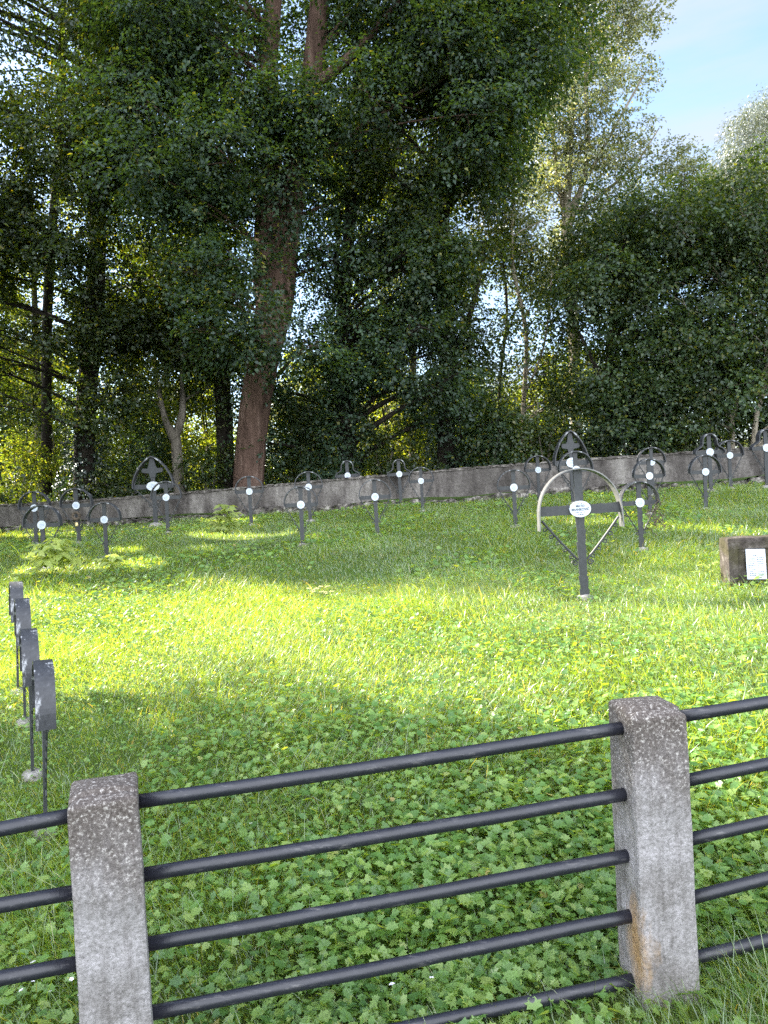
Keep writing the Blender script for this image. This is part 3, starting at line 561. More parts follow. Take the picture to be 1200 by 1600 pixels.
# ------------------------------------------------------------------ wall at the back of the burial ground
A0, A1 = G(0, 833), G(1200, 752); A0.z = A1.z = 0
wd = (A1 - A0).normalized(); wn_ = Vector((wd.y, -wd.x, 0)); WL = (A1 - A0).length
def wpt(s, off=0): return A0 + wd * s - wn_ * off          # off > 0 lies behind the front face
S0, S1 = -9.0, WL + 9.0
wroot = empty('boundary_wall', wpt(WL / 2) + Vector((0, 0, float(gz(*wpt(WL / 2).xy)))), 0, 'long low grey plastered wall closing the far side of the burial ground', 'wall')
def wall_top(s):
    u = s / WL
    p = wpt(s); ty = 787 + (697 - 787) * u + 6 * math.sin(u * 5.2 + .2) * (1 - u) ; return P(600 + F * 0 + (0 + 1200 * u - 600), ty, p.y).z
def wall_strip(z0f, z1f, o0, o1, step, jit, seed):
    """a run of wall between two heights and two offsets, its faces slightly uneven"""
    rr = random.Random(seed); mb = MB(); n = int((S1 - S0) / step); rows = 4
    prof = []
    for i in range(n + 1):
        s = S0 + (S1 - S0) * i / n; a, b = z0f(s), z1f(s)
        ring = []
        for k in range(rows + 1): ring.append((o0 + rr.uniform(-jit, jit), a + (b - a) * k / rows + (rr.uniform(-jit, jit) if k == rows else 0)))
        ring += [(o1, ring[-1][1]), (o1, a)]
        prof.append([wpt(s, o) + Vector((0, 0, z)) - wroot.location for o, z in ring])
    m = rows + 3
    for r in prof: mb.v += r
    for i in range(n):
        for k in range(m):
            a = i * m + k; c = i * m + (k + 1) % m; mb.f.append((a, a + m, c + m, c))
    mb.f.append(tuple(range(m))[::-1]); mb.f.append(tuple(n * m + k for k in range(m)))
    return mb
gzs = lambda s: float(gz(*wpt(s).xy))
wall_strip(lambda s: gzs(s) + .17, lambda s: wall_top(s) - .06, 0, .34, .12, .008, 1).build('wall_face', M['wall'], wroot)
wall_strip(lambda s: wall_top(s) - .058, lambda s: wall_top(s), -.02, .36, .09, .016, 2).build('coping', M['coping'], wroot)
wall_strip(lambda s: gzs(s) - .1, lambda s: gzs(s) + .15 + .05 * math.sin(s * .9) * sstep(0, 6, s), -.07, .30, .11, .035, 3).build('footing', M['rubble'], wroot)

# ------------------------------------------------------------------ fence
fence = empty('pipe_fence', G(600, 1500), 0, 'low fence of five black pipe rails between square grey concrete posts', 'fence')
FB = fence.location
PH = [(15, P(1024, 1513, 2.50), R(7)), (8, P(186, 1690, 2.17), R(19))]
def post(px, py, top_y, Y_, rz, seed):
    b = P(px, py, Y_); t = P(px, top_y, Y_).z; h = t - b.z + .25; q = Vector((b.x, b.y, b.z - .25)) - FB
    o = link('post', grid_block((.2, .2, h), 14, .003, seed, .012), M['rusted' if px > 600 else 'concrete'], fence)
    for v in o.data.vertices:
        v.co.z += h / 2
        if v.co.z > h - .06: v.co.z += .018 * (1 - (max(abs(v.co.x), abs(v.co.y)) / .1) ** 2) - .012 * (v.co.y < -.05)
        f = 1 - .03 * max(0, v.co.z) ; v.co.x *= f; v.co.y *= f
    for v in o.data.vertices: v.co.z += 1.15 - h            # object space: head of the post at 1.15
    o.location = q + Vector((0, 0, h - 1.15)); o.rotation_euler.z = rz
    return o
pr = post(1028, 1513, 1101, 2.52, R(7), 3)
pl_ = post(190, 1690, 1229, 2.20, R(19), 8)
# rust run-off below the lowest whole rail on the right post
def post_pt(o, x, y, z): return Vector(o.location) + Matrix.Rotation(o.rotation_euler.z, 3, 'Z') @ Vector((x, y, z)) + FB
dirm = Vector((math.cos(R(7)), math.sin(R(7)), 0))
cR = Vector(pr.location) + FB; cL = Vector(pl_.location) + FB
ML = [(1250, 1365, 1475, 1583, 1688), (1137, 1240, 1335, 1429, 1529)]           # left and right ends of the middle bay
LR = [(1272, 1393, 1505, 1612, 1716), (1295, 1414, 1527, 1634, 1738)]           # right end at the post, crossing at x = 0
RR = [(1116, 1217, 1310, 1402, 1497), (1096, 1193, 1283, 1371, 1468)]
YL, YR = cL.y, cR.y
def rail(a, b, seed):
    n = 12; rr = random.Random(seed)
    pts = [a.lerp(b, i / n) + Vector((0, 0, -.004 * math.sin(math.pi * i / n) + rr.uniform(-.0012, .0012))) - FB for i in range(n + 1)]
    return MB().tube(pts, .0215, 18, True).build('rail', M['rail'], fence, True)
far_r = cR + dirm * 1.9
dl = Vector((-math.cos(R(27)), -math.sin(R(27)), 0)); 
for k in range(5):
    a = P(233, ML[0][k], YL + .06); b = P((972, 981, 988, 994, 998)[k], ML[1][k], YR - .02)
    rail(a - (b - a).normalized() * .06, b + (b - a).normalized() * .05, k)
    c = P(1083, RR[0][k], YR + .03); d = P(1200, RR[1][k], YR + .03 + .035); e = d - c
    rail(c - e.normalized() * .06, c + e.normalized() * 1.9, 10 + k)
    c = P(121, LR[0][k], YL - .02); d = P(0, LR[1][k], YL - .10); e = d - c
    rail(c - e.normalized() * .06, c + e.normalized() * 1.85, 20 + k)
for nme, base, v, rz in (('post', cR + (P(1200, 1096, YR + .065) - P(1083, 1116, YR + .03)).normalized() * 2.0, 0, R(7)), ('post', cL + (P(0, 1295, YL - .1) - P(113, 1272, YL - .02)).normalized() * 1.95, 0, R(27))):
    o = pr.copy(); C.objects.link(o); o.location = base - FB; o.rotation_euler.z = rz

# ------------------------------------------------------------------ grave crosses; one unit is the height of a small cross, facing -y
def steps(half, z0, z1, n, rr, amp=.34):
    """right-hand edge of a rough-hewn bar: short tapered lengths, each ending in a little shoulder"""
    o = []; z = z0
    for i in range(n):
        e = z0 + (z1 - z0) * (i + 1) / n + (rr.uniform(-.3, .3) * (z1 - z0) / n if i < n - 1 else 0)
        a = half * (1 + rr.uniform(-amp * .3, amp * .2)); b = half * (1 + rr.uniform(amp * .3, amp)); 
        o += [(a, z), (b, e)]; z = e
    return o
def upright_mesh(z0, z1, half, n, seed, th=.022):
    rr = random.Random(seed); r = steps(half, z0, z1, n, rr); l = steps(half, z0, z1, n, rr)
    return MB().prism([(x, z) for x, z in r] + [(-x, z) for x, z in reversed(l)], -th / 2, th / 2).mesh('upright')
def bar_mesh(x0, x1, zc, half, n, seed, th=.022):
    rr = random.Random(seed); t = steps(half, x0, x1, n, rr); b = steps(half, x0, x1, n, rr, .12)
    return MB().prism([(x, zc - h) for h, x in b] + [(x, zc + h) for h, x in reversed(t)], -th / 2 - .003, th / 2 + .003).mesh('crossbar')
def arc_path(kind):
    p = []
    if kind == 'round':
        for i in range(29):
            a = math.pi * i / 28; p.append((-.275 * math.cos(a), .725 + .268 * math.sin(a)))
        p = [(-.275, .67)] + p + [(.275, .67)]
    elif kind == 'wide':
        for i in range(29):
            a = math.pi * i / 28; ca, sa = math.cos(a), math.sin(a)
            p.append((-.305 * math.copysign(abs(ca) ** .93, ca), .655 + .337 * sa ** 1.02))
        p = [(-.308, .54), (-.307, .60)] + p + [(.307, .60), (.308, .54)]
    elif kind == 'pointed':
        h = [(-.285, .55), (-.285, .60), (-.275, .66), (-.24, .75), (-.18, .85), (-.11, .93), (-.05, .98), (-.015, .996)]
        p = h + [(0, 1.0)] + [(-x, z) for x, z in reversed(h)]
    else:                                                                        # bell: small round head on flaring shoulders
        h = [(-.26, .66), (-.25, .705), (-.21, .745), (-.16, .77), (-.132, .80), (-.126, .85)]
        a_ = [(-.126 * math.cos(math.pi * i / 14), .865 + .13 * math.sin(math.pi * i / 14)) for i in range(15)]
        p = h + a_ + [(-x, z) for x, z in reversed(h)]
    return p
def curl(mb, c, r, turns, s, rad):
    pts = []
    for i in range(15):
        a = turns * 2 * math.pi * i / 14; q = r * (1 - .75 * i / 14)
        pts.append(Vector((c[0] + s * q * math.cos(a), -.004, c[1] + q * math.sin(a) - r * .2)))
    mb.tube(pts, rad, 5)
def brace_mesh(a, b, s, seed, rad=.0075):
    rr = random.Random(seed); mb = MB(); A, B = Vector((s * a[0], 0, a[1])), Vector((s * b[0], 0, b[1]))
    mb.tube([A.lerp(B, i / 6) + Vector((0, 0, -.006 * math.sin(i / 6 * math.pi))) for i in range(7)], rad, 6)
    n = Vector((s * .7, 0, -.7))
    for i in range(5):                                                           # hooked vine tendrils along the brace
        p = A.lerp(B, .16 + i * .18); q = p + n * rr.uniform(.03, .05)
        mb.tube([p, p.lerp(q, .6) + Vector((s * .012, 0, .01)), q, q + Vector((-s * .02, 0, .004)), q + Vector((-s * .03, 0, .018))], rad * .62, 5)
    curl(mb, (B.x + s * .022, B.z - .02), .024, 1.3, s, rad * .7)
    return mb.mesh('brace')
def disc_mesh(rx, rz, y0, y1, zc):
    n = 40; return MB().prism([(rx * math.cos(2 * math.pi * i / n), zc + rz * math.sin(2 * math.pi * i / n)) for i in range(n)], y0, y1).mesh('plaque')
def mound_mesh(seed, w=.1, h=.06):
    import bmesh
    from mathutils import noise as nz_
    bm = bmesh.new(); bmesh.ops.create_icosphere(bm, subdivisions=3, radius=1)
    for v in bm.verts:
        k = 1 + .28 * nz_.noise(v.co * 2.1 + Vector((seed, 0, 0))) + .12 * nz_.noise(v.co * 5 + Vector((0, seed, 0)))
        v.co = Vector((v.co.x * w * k, v.co.y * w * .8 * k, v.co.z * h * k))
    me = bpy.data.meshes.new('footing'); bm.to_mesh(me); bm.free(); return me
def text_mesh(s, size):
    cu = bpy.data.curves.new('lettering', 'FONT'); cu.body = s; cu.size = size; cu.align_x = 'CENTER'; cu.align_y = 'CENTER'; cu.offset = size * .03; cu.resolution_u = 3
    o = bpy.data.objects.new('lettering', cu); C.objects.link(o)
    me = bpy.data.meshes.new_from_object(o.evaluated_get(bpy.context.evaluated_depsgraph_get()))
    bpy.data.objects.remove(o); return me
def script_lines(rows, th):
    """rows of worn, unreadable small lettering as short strokes: (x0, x1, z)"""
    mb = MB(); rr = random.Random(4)
    for x0, x1, z in rows:
        x = x0
        while x < x1 - .002:
            w_ = min(rr.uniform(.006, .014), x1 - x); b = len(mb.v); h = th * rr.uniform(.7, 1.1)
            mb.v += [Vector((x, 0, z - h)), Vector((x + w_, 0, z - h)), Vector((x + w_, 0, z + h)), Vector((x, 0, z + h))]; mb.f.append((b, b + 1, b + 2, b + 3)); x += w_ + .0045
    return mb
def make_cross(kind, seed):
    root = empty('grave_cross', (0, 0, 0)); big = kind == 'wide'; oval = kind in ('wide', 'pointed')
    zc = .69 if kind != 'pointed' else .575
    if kind == 'bell': zc = .68
    top = .985
    link('upright', upright_mesh(-.03, top, .031 if not oval else .0275, 9, seed), M['iron'], root)
    if kind == 'pointed':                                                        # fleur-shaped head: short upper arms with pointed ends
        link('head_ornament', MB().prism([(-.155, .80), (-.14, .775), (-.05, .76), (-.036, .70), (.036, .70), (.05, .76), (.14, .775), (.155, .80), (.14, .835), (.07, .83), (.05, .87), (.035, .95), (0, .985), (-.035, .95), (-.05, .87), (-.07, .83), (-.14, .835)], -.017, .017).mesh('head'), M['iron'], root)
    hw = {'round': .268, 'wide': .298, 'pointed': .278, 'bell': .25}[kind]
    link('crossbar', bar_mesh(-hw, hw, zc - .005, .031 if kind != 'wide' else .034, 8, seed + 1), M['iron'], root)
    link('arch', MB().band(arc_path(kind), .0085 if big else .017, -.055, .065).mesh('arch'), M['sunlit_arch' if kind == 'wide' else 'arch'], root, False)
    b0 = {'round': (.262, .665), 'wide': (.285, .615), 'pointed': (.27, .56), 'bell': (.245, .655)}[kind]; b1 = (.036, .27 if kind == 'round' else .31)
    for s in (-1, 1): link('brace', brace_mesh(b0, b1, s, seed + 3 + s, .009 if kind == 'wide' else .008), M['iron'], root)
    rx, rz = (.079, .0615) if kind == 'wide' else ((.092, .066) if kind == 'pointed' else (.064, .066))
    pq = link('plaque', disc_mesh(rx, rz, -.034, -.0125, zc), M['enamel'], root)
    if kind == 'wide':
        for s, z, sz in (('MATO', .022, .0245), ('BRANKOVIĆ', -.004, .0255)):
            o = link('lettering', text_mesh(s, sz), M['ink'], pq); o.location = (0, -.0355, zc + z); o.rotation_euler = (math.pi / 2, 0, 0); o.scale = (.92, 1, 1)
        l = script_lines([(-.018, -.006, .042), (.005, .018, .042), (-.036, -.016, -.024), (-.002, .016, -.025), (.028, .036, -.024), (-.018, .026, -.040)], .003).build('lettering', M['ink'], pq); l.location = (0, -.0355, zc)
    else:
        l = script_lines([(-.03 * k, .03 * k, z) for k, z in ((.8, .030), (1.3, .008), (1.2, -.012), (.7, -.034))], .0048).build('lettering', M['blue_ink'], pq); l.location = (0, -.0355, zc)
    f = link('footing', mound_mesh(seed, .10 if kind != 'wide' else .065, .05), M['mound'], root, True); f.location = (0, 0, .0)
    return root
protos = {k: [make_cross(k, 10 + 7 * i)] for i, k in enumerate(('round', 'wide', 'pointed', 'bell'))}
def copy_tree(o, parent=None):
    c = o.copy(); C.objects.link(c)
    if parent: c.parent = parent
    for ch in o.children: copy_tree(ch, c)
    return c
used = set()
CR = [  # kind, base px, base py, top py, turn, label
 ('wide', 914, 938, 731, -3, 'largest grave cross, sun-brightened arched roof and oval lettered plaque, standing in the sunlit grass'),
 ('round', 1003, 860, 752, 4, 'arched cross right behind the largest cross, its right brace tangled with dry vine'),
 ('round', 806, 824, 734, -4, 'arched cross with pale-lit left rim, alone left of the largest cross'),
 ('round', 843, 785, 712, 6, 'dark arched cross against the wall just left of the largest cross'),
 ('pointed', 896, 790, 674, 3, 'tall cross with dark pointed arch behind the largest cross'),
 ('round', 904, 800, 705, 2, 'arched cross half hidden between the pointed arch and the largest cross'),
 ('round', 1016, 804, 717, 2, 'front cross of the overlapping pair near the wall behind the vine-tangled cross'),
 ('round', 1021, 775, 699, -2, 'rear cross of the overlapping pair, its arch above the wall top'),
 ('round', 1103, 797, 711, 0, 'arched cross with thin stem standing alone before the right part of the wall'),
 ('bell', 1111, 768, 678, 2, 'bell-topped cross at the right part of the wall'),
 ('round', 1142, 765, 688, 2, 'arched cross between two bell-topped crosses at the right end of the wall'),
 ('bell', 1199, 762, 671, 2, 'bell-topped cross cut off by the right edge'),
 ('round', 590, 838, 749, 3, 'arched cross with bright left rim in front of the middle of the wall'),
 ('round', 473, 853, 760, 2, 'arched cross nearest the viewer in front of the wall right of the great trunk'),
 ('round', 485, 815, 737, 3, 'arched cross against the wall just behind the one right of the great trunk'),
 ('bell', 546, 793, 720, 2, 'bell-topped cross against the wall just left of its middle, right of the great trunk'),
 ('bell', 627, 790, 718, 3, 'faint bell-topped cross against the wall beside a broken-arched one'),
 ('round', 661, 800, 730, -12, 'cross with thin broken-looking arch against the wall, pale stone at its foot'),
 ('round', 393, 822, 744, 4, 'thin cross against the wall under the great trunk'),
 ('round', 263, 834, 752, 5, 'arched cross overlapping the pointed one left of the great trunk'),
 ('pointed', 244, 822, 714, 4, 'cross with pointed head and oval plaque before the left part of the wall'),
 ('round', 167, 872, 785, 3, 'arched cross with bright rim and low sprouts at its foot on the left'),
 ('round', 70, 890, 789, 3, 'arched cross nearest the viewer at the far left, behind a bright sapling'),
 ('round', 57, 852, 768, 3, 'dark arched cross behind the one with the bright sapling'),
 ('round', 124, 850, 763, 2, 'cross with a dry wreath hung on its stem near the left wall'),
]
GRP = 'iron grave crosses facing the fence'
for kind, bx, by, ty, turn, lab in CR:
    p = G(bx, by); d = p.y; h = (by - ty) * d / F * 1.005
    first = kind not in used; used.add(kind)
    o = protos[kind][0] if first else copy_tree(protos[kind][0])
    o.location = p; o.scale = (h, h, h); o.rotation_euler = (R(rnd.uniform(-1.2, 1.2)), R(rnd.uniform(-1, 1)), R(turn)); tag(o, lab, 'grave cross', GRP)
    if kind == 'pointed' and bx > 600: o.scale.x = h * .8
    if 'PRINT' in globals(): print(kind, bx, [round(v, 2) for v in p], round(h, 2))
for bx, by, ty, lab in ((71, 1302, 1030, 'nearest of the crosses seen edge-on, its arch band flecked with white paint'), (51, 1213, 981, 'second nearest of the edge-on crosses at the left'), (39, 1131, 934, 'third of the edge-on crosses at the left, mostly behind the nearer arches'), (28, 1083, 908, 'farthest of the edge-on crosses at the left')):
    p = G(bx, by); h = (by - ty) * p.y / F; o = copy_tree(protos['round'][0]); o.location = p; o.scale = (h, h, h)
    v = math.atan2(p.x, p.y); o.rotation_euler = (R(2.3 + rnd.uniform(-.4, .4)), 0, math.pi / 2 - v + R(1.5)); o.scale.y = h * .86; tag(o, lab, 'grave cross', 'grave crosses in the row at the left, seen edge-on')
    if 'PRINT' in globals(): print('edge', bx, [round(v, 2) for v in p], round(h, 2))
# wreath and lantern on the cross by the left wall
p = G(124, 850) + Vector((0, -.06, 0)); z = P(122, 806, p.y).z
mb = MB(); rr = random.Random(3); pts = [Vector((.075 * math.cos(2 * math.pi * i / 16), -.02, .075 * math.sin(2 * math.pi * i / 16))) for i in range(17)]
mb.tube(pts, [.028 + rr.uniform(-.01, .012) for _ in pts], 7)
for i in range(40):
    a = rr.uniform(0, 6.28); q = Vector((.075 * math.cos(a), -.02, .075 * math.sin(a))); mb.tube([q, q + Vector((math.cos(a) * .04 + rr.uniform(-.02, .02), rr.uniform(-.05, .0), math.sin(a) * .04 + rr.uniform(-.02, .02)))], [.006, .002], 4)
wr = mb.build('wreath', M['wreath']); wr.location = (p.x, p.y, z); tag(wr, 'small dry ring wreath hung on a cross stem near the left wall', 'wreath')
z = P(121, 818, p.y).z
la = empty('grave_lantern', (p.x, p.y - .02, z - .06), 0, 'small yellow grave lantern hung below the wreath near the left wall', 'lantern')
MB().tube([Vector((0, 0, 0)), Vector((0, 0, .02)), Vector((0, 0, .09))], [.026, .032, .028], 12).build('glass', M['candle'], la, True)
MB().tube([Vector((0, 0, .091)), Vector((0, 0, .105)), Vector((0, 0, .125))], [.034, .03, .008], 12).build('lid', M['iron'], la, True)
# pale stone beside the largest cross's right brace and tangled vine on the cross behind it
p = G(1003, 860); mb = MB(); rr = random.Random(9)
for i in range(26):
    q = Vector((p.x + rr.uniform(.09, .28), p.y - .03 + rr.uniform(-.05, .05), p.z + rr.uniform(.28, .68))); pts = [q]
    for k in range(5): pts.append(pts[-1] + Vector((rr.uniform(-.05, .05), rr.uniform(-.03, .03), rr.uniform(-.06, .05))))
    mb.tube([v - p for v in pts], .0045, 4)
vn = mb.build('dry_vine', M['wreath']); vn.location = p; tag(vn, 'tangle of dry vine hanging on a cross brace behind the largest cross', 'vine')

# ------------------------------------------------------------------ headstone with a paper sheet at the right edge
p = P(1188, 908, G(1188, 915).y); p.z = float(gz(p.x, p.y)); k = p.y / F
hs = empty('headstone', p, R(-6), 'low dark mossy stone block with a white sheet leaning on its front', 'headstone')
W_, H_ = 98 * k, 76 * k
o = link('block', grid_block((W_, .26, H_ + .1), 16, .010, 5, .02), M['stone'], hs); o.location = (W_ * .02, .13, H_ / 2 - .05)
link('border', MB().prism([(-W_ * .48, -.05), (-W_ * .34, -.05), (-W_ * .34, H_ * .78), (W_ * .42, H_ * .78), (W_ * .42, -.05), (W_ * .51, -.05), (W_ * .51, H_ * .93), (-W_ * .48, H_ * .93)], -.02, .012).mesh('border'), M['stone'], hs)
sh = empty('paper_sheet', P(1183, 905, p.y - .05), 0, 'white laminated sheet with two columns of names leaning on the dark stone block', 'sheet')
sh.rotation_euler = (R(-8), R(2.0), R(-4)); w_, h_ = 29.5 * k, 47 * k
MB().box((0, 0, h_ / 2), (w_, .004, h_)).build('sheet', M['paper'], sh)
rows = []
for i, (a, b, c, e) in enumerate(((.12, .45, .55, .92), (.06, .5, .55, .9), (.1, .48, .54, .9), (.1, .42, .6, .92), (.1, .46, .6, .94), (.12, .32, .58, .8), (.28, .48, .99, .99))):
    z = h_ * (.70 - .062 * i); rows += [(w_ * (a - .5), w_ * (b - .5), z), (w_ * (c - .5), w_ * (e - .5), z + .01 * h_)]
for i in range(3): z = h_ * (.25 - .06 * i); rows += [(w_ * -.36, w_ * -.06, z), (w_ * .08, w_ * .4, z + .01 * h_)]
rows += [(-w_ * .12, w_ * .12, h_ * .79)]
l = script_lines([r for r in rows if r[1] > r[0]], .0045).build('lettering', M['ink'], sh); l.location = (0, -.003, 0)

# ------------------------------------------------------------------ saplings, weeds and flowers in the grass
def compound_leaf(base, d, ln, n, lw, rr):
    """pinnate leaf: paired leaflets and a tip leaflet"""
    ps, ds, ns, ls = [], [], [], []; side = d.cross(Vector((0, 0, 1))).normalized(); pts = []
    for i in range(n + 1):
        t = i / n; q = base + d * ln * t + Vector((0, 0, .12 * ln * math.sin(t * 2.4) - .25 * ln * t * t)); pts.append(q)
        if i == 0: continue
        for s in ((-1, 1) if i < n else (0,)):
            dd = (side * s * .9 + d * (.5 if s else 1) + Vector((0, 0, -.5 + rr.uniform(-.25, .2)))).normalized()
            ps.append(q); ds.append(dd); ns.append(Vector((rr.uniform(-.7, .7), rr.uniform(-1.1, .3), .8))); ls.append(lw * (1 - .25 * abs(t - .5)) * rr.uniform(.85, 1.1))
    return pts, ps, ds, ns, ls
def sapling(px, py, hpx, n, ln, label, seed, lean=0, lw=.09):
    b = G(px, py); rr = random.Random(seed); h = hpx * b.y / F; root = empty('sapling', b, 0, label, 'sapling', 'bright saplings sprouting in the grass'); mb = MB()
    top = Vector((lean * h, 0, h)); mb.tube([Vector((0, 0, -.03)), top * .5 + Vector((.02, 0, 0)), top], [.008, .006, .003], 6)
    PP, DD, NN, LL = [], [], [], []
    for i in range(n):
        t = .25 + .75 * (i + .5) / n; a = i * 2.4 + rr.uniform(-.3, .3); d = Vector((math.cos(a), math.sin(a), .35)).normalized()
        pts, ps, ds, ns, ls = compound_leaf(top * t, d, ln * rr.uniform(.75, 1.1) * (1.15 - .5 * t), 5, lw, rr); mb.tube(pts, .0022, 4); PP += ps; DD += ds; NN += ns; LL += ls
    mb.build('stem', M['stem_green'], root)
    V = kites(np.array([tuple(q) for q in PP]), np.array([tuple(q) for q in DD]), np.array([tuple(q) for q in NN]), np.array(LL), np.array(LL) * .5, .12)
    link('leaves', npmesh('sapling_leaves', V, [np.arange(len(V)).reshape(-1, 4)]), M['sapling'], root)
sapling(344, 852, 62, 13, .34, 'upright bright sapling before the wall left of the great trunk', 1, .25, .18)
sapling(82, 902, 56, 15, .44, 'spreading bright sapling in front of the far left cross', 2, .05, .21)
sapling(172, 893, 24, 7, .24, 'low sprouts at the foot of the left arched cross', 3, 0, .16)
sapling(57, 905, 22, 5, .22, 'small pale sprout left of the spreading bright sapling', 4)
sapling(1108, 912, 34, 6, .16, 'pale tall weed beside the dark stone block', 5, .1, .05)
def umbel(px, py, hpx, label, seed):
    b = G(px, py); rr = random.Random(seed); h = hpx * b.y / F; root = empty('wildflower', b, 0, label, 'wildflower'); mb = MB(); fl = MB()
    mb.tube([Vector((0, 0, 0)), Vector((.01, 0, h * .8))], .004, 5)
    for i in range(11):
        e = Vector((rr.uniform(-.16, .2), rr.uniform(-.08, .08), h + rr.uniform(-.05, .05))); mb.tube([Vector((.01, 0, h * .75)), e], .002, 4)
        for k in range(9):
            c = e + Vector((rr.uniform(-.025, .025), rr.uniform(-.025, .025), rr.uniform(-.004, .008))); fl.box(c, (.011, .011, .005), Matrix.Rotation(rr.uniform(0, 3), 3, 'Z'))
    mb.build('stem', M['stem_green'], root); fl.build('flower_head', M['umbel'], root)
M['umbel'] = surf('straw_flower_heads', (.50, .44, .22), .8)
umbel(500, 946, 24, 'pale straw-coloured flower head standing in the sunlit grass', 3)
proto = None; rr = random.Random(12)
for i, (px, py) in enumerate(((18, 1548), (33, 1563), (62, 1552), (48, 1580), (82, 1590), (110, 1562), (125, 1545), (22, 1590), (120, 1590), (622, 1592), (676, 1578), (1013, 1529), (1053, 1527), (838, 1290), (395, 1320), (690, 1160), (335, 1270))):
    b = G(px, py)
    if proto is None:
        root = empty('small_flower', b, 0); MB().tube([Vector((0, 0, 0)), Vector((.004, 0, .06)), Vector((0, 0, .10))], .0012, 4).build('stem', M['stem_green'], root)
        fl = MB()
        for k in range(5):
            a = k * 1.2566; ca, sa = math.cos(a), math.sin(a); n0 = len(fl.v)
            for r_, t_, z_ in ((.001, 0, .1), (.006, -.004, .103), (.0095, 0, .101), (.006, .004, .103)): fl.v.append(Vector((ca * r_ - sa * t_, sa * r_ + ca * t_, z_)))
            fl.f.append((n0, n0 + 1, n0 + 2, n0 + 3))
        fl.build('petals', M['petal'], root); proto = root; o = root
    else: o = copy_tree(proto)
    o.location = b; s = rr.uniform(.8, 1.25); o.scale = (s, s, s); o.rotation_euler = (R(rr.uniform(5, 30)), R(rr.uniform(-15, 15)), rr.uniform(0, 6))
    tag(o, 'tiny pale five-petalled flower low in the grass', 'flower', 'tiny pale flowers in the grass')

# ------------------------------------------------------------------ grass and ground cover
def scatter(n, d0, d1, rg, power=1.0, lim=.66):
    """points on the ground in a fan in front of the gate: distance d0..d1, thinning out with distance"""
    y = d0 + (d1 - d0) * rg.uniform(0, 1, n) ** power; x = rg.uniform(-1, 1, n) * (.62 * (y + .6) + 1.8); return x, y
from mathutils import noise as mn
def field(x, y, s, seed):
    """slow random field in 0..1 for patches of different growth"""
    a = np.zeros_like(x)
    r_ = np.random.default_rng(seed)
    for k in range(7):
        th = r_.uniform(0, 6.28); f = s * r_.uniform(.6, 1.8); a += np.sin((x * np.cos(th) + y * np.sin(th)) * f + r_.uniform(0, 6.28))
    return .5 + .5 * np.tanh(a / 2.2)
def behind_wall(x, y):
    return ((x - A0.x) * -wd.y + (y - A0.y) * wd.x) > -.1
def blades(x, y, h, w_, lean, rg, segs=3):
    n = len(x); z = gz(x, y); p = np.stack([x, y, z - .01], -1); a = rg.uniform(0, 6.283, n)
    side = np.stack([np.cos(a), np.sin(a), np.zeros(n)], -1)
    b = rg.normal(0, 1.5, n) + field(x, y, 1.1, 3) * 4.0 + 2.2                      # combed by wind and weight, swirling slowly
    ld = np.stack([np.cos(b), np.sin(b), np.zeros(n)], -1)
    V = []
    for k in range(segs):
        t = k / segs; c = p + ld * (lean * h * t ** 1.7)[:, None] + np.array([0, 0, 1.0]) * (h * (t - .28 * lean * t * t))[:, None]
        ww = (w_ * (1 - .75 * t ** 1.5))[:, None] * .5; V += [c - side * ww, c + side * ww]
    V.append(p + ld * (lean * h)[:, None] + np.array([0, 0, 1.0]) * (h * (1 - .36 * lean))[:, None])
    m = 2 * segs + 1; V = np.stack(V, 1).reshape(-1, 3); i = np.arange(n)[:, None] * m
    q = np.concatenate([i + np.array([[2 * k, 2 * k + 1, 2 * k + 3, 2 * k + 2]]) for k in range(segs - 1)])
    t = i + np.array([[2 * segs - 2, 2 * segs - 1, 2 * segs]])
    return V, q, t
def cover_at(x, y):
    """how much broad-leaved ground cover grows here: thick near the fence, patchy towards the wall"""
    near = np.exp(-(np.maximum(y - 2.6, 0) / 1.35) ** 2) * (.45 + .55 * field(x, y, 2.6, 21)) * sstep(-.32, -.06, x / (y + .01)) * np.where((y < 2.5 + .12 * x) & (x > .25), .12, 1)
    return np.clip(near * 1.15 + np.where(y > 9, .5, .12) * (field(x, y, .9, 9) > .74) + .16 * (field(x, y, 2.0, 10) > .6), 0, 1)
rg = np.random.default_rng(3); VV, QQ, TT, off = [], [], [], 0
for n, d0, d1, pw, hh, ww in ((230000, 1.3, 4.2, .85, .085, .0036), (480000, 3.9, 9.5, .8, .060, .0048), (470000, 9.0, 22.5, .8, .068, .009)):
    x, y = scatter(n, d0, d1, rg, pw); k = ~behind_wall(x, y); cv = cover_at(x, y); k &= rg.uniform(0, 1, n) > cv * .42; x, y = x[k], y[k]; n = len(x)
    f = field(x, y, 1.6, 4); h = hh * rg.lognormal(0, .45, n) * (.6 + .75 * f) * (1 + .5 * (rg.uniform(0, 1, n) > .97)); h *= np.where((y < 2.75) & (x < .75), .55, 1)
    V, q, t = blades(x, y, h, ww * rg.uniform(.6, 1.3, n), rg.uniform(.25, 1.0, n), rg); VV.append(V); QQ.append(q + off); TT.append(t + off); off += len(V)
gr = link('grass', npmesh('grass', np.concatenate(VV), [np.concatenate(QQ), np.concatenate(TT)]), M['grass']); tag(gr, 'long soft meadow grass covering the burial ground', 'grass', kind='stuff')
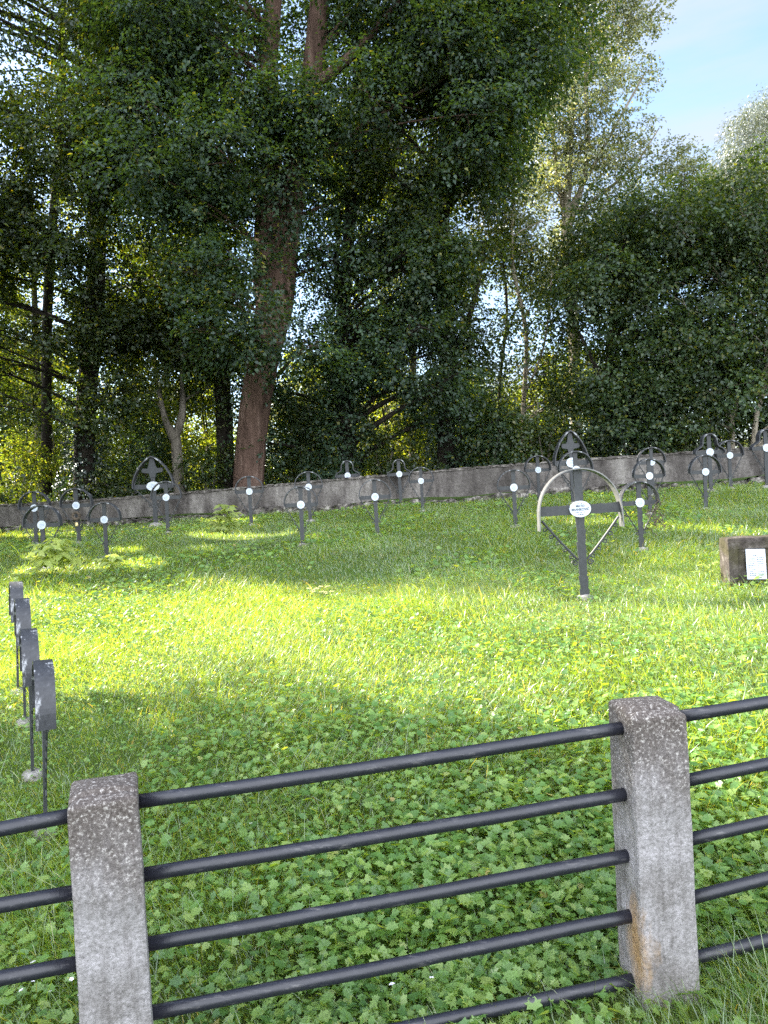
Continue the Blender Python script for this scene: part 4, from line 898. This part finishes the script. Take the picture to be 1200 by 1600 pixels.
# lobed leaves: three toothed lobes on a thin stalk
lobe = np.array([(0, 0), (.16, .10), (.50, .16), (.40, .34), (.56, .52), (.30, .50), (.22, .74), (.07, .70), (0, .98), (-.07, .70), (-.22, .74), (-.30, .50), (-.56, .52), (-.40, .34), (-.50, .16), (-.16, .10)]) - np.array([0, .35])
def cover(n, d0, d1, pw, size, hh, rg, edge=.0):
    x, y = scatter(n, d0, d1, rg, pw); k = (~behind_wall(x, y)) & (rg.uniform(0, 1, n) < cover_at(x, y) + edge); x, y = x[k], y[k]; n = len(x)
    s = size * np.clip(rg.lognormal(-.15, .38, n), .35, 1.35); a = rg.uniform(0, 6.283, n); hgt = hh * rg.uniform(.35, 1.25, n) * (.7 + .6 * field(x, y, 3, 5)) * np.where(y < 2.75, .5, 1)
    up = unit(np.stack([rg.normal(0, .38, n), rg.normal(-.12, .38, n), np.ones(n)], -1)); t1 = unit(np.stack([np.cos(a), np.sin(a), np.zeros(n)], -1)); t1 = unit(t1 - up * (t1 * up).sum(-1, keepdims=True)); t2 = np.cross(up, t1)
    c = np.stack([x, y, gz(x, y) + hgt], -1); m = len(lobe)
    rad = np.hypot(lobe[:, 0], lobe[:, 1]); cup = .22 * np.abs(lobe[:, 0]) - .45 * np.maximum(rad - .3, 0) ** 1.3
    V = c[:, None] + s[:, None, None] * (t1[:, None] * lobe[None, :, :1] + t2[:, None] * lobe[None, :, 1:] + up[:, None] * cup[None, :, None])
    ctr = c[:, None] - up[:, None] * (s * .04)[:, None, None]
    V = np.concatenate([V, ctr], 1).reshape(-1, 3); i = np.arange(n)[:, None, None] * (m + 1)
    tri = (i + np.array([[k, (k + 1) % m, m] for k in range(m)])[None]).reshape(-1, 3)
    return V, tri
rg = np.random.default_rng(6); V1, t1 = cover(80000, 1.35, 4.6, .9, .042, .10, rg); V2, t2 = cover(75000, 4.4, 9, .8, .045, .10, rg); V4, t4 = cover(105000, 1.4, 9.5, .8, .026, .06, rg, .35); V3, t3 = cover(60000, 9, 21, .8, .065, .10, rg)
co = link('ground_cover', npmesh('cover', np.concatenate([V1, V2, V3, V4]), [np.concatenate([t1, t2 + len(V1), t3 + len(V1) + len(V2), t4 + len(V1) + len(V2) + len(V3)])]), M['cover'])
tag(co, 'lobed broad-leaved ground cover growing among the grass by the fence', 'ground cover', kind='stuff')
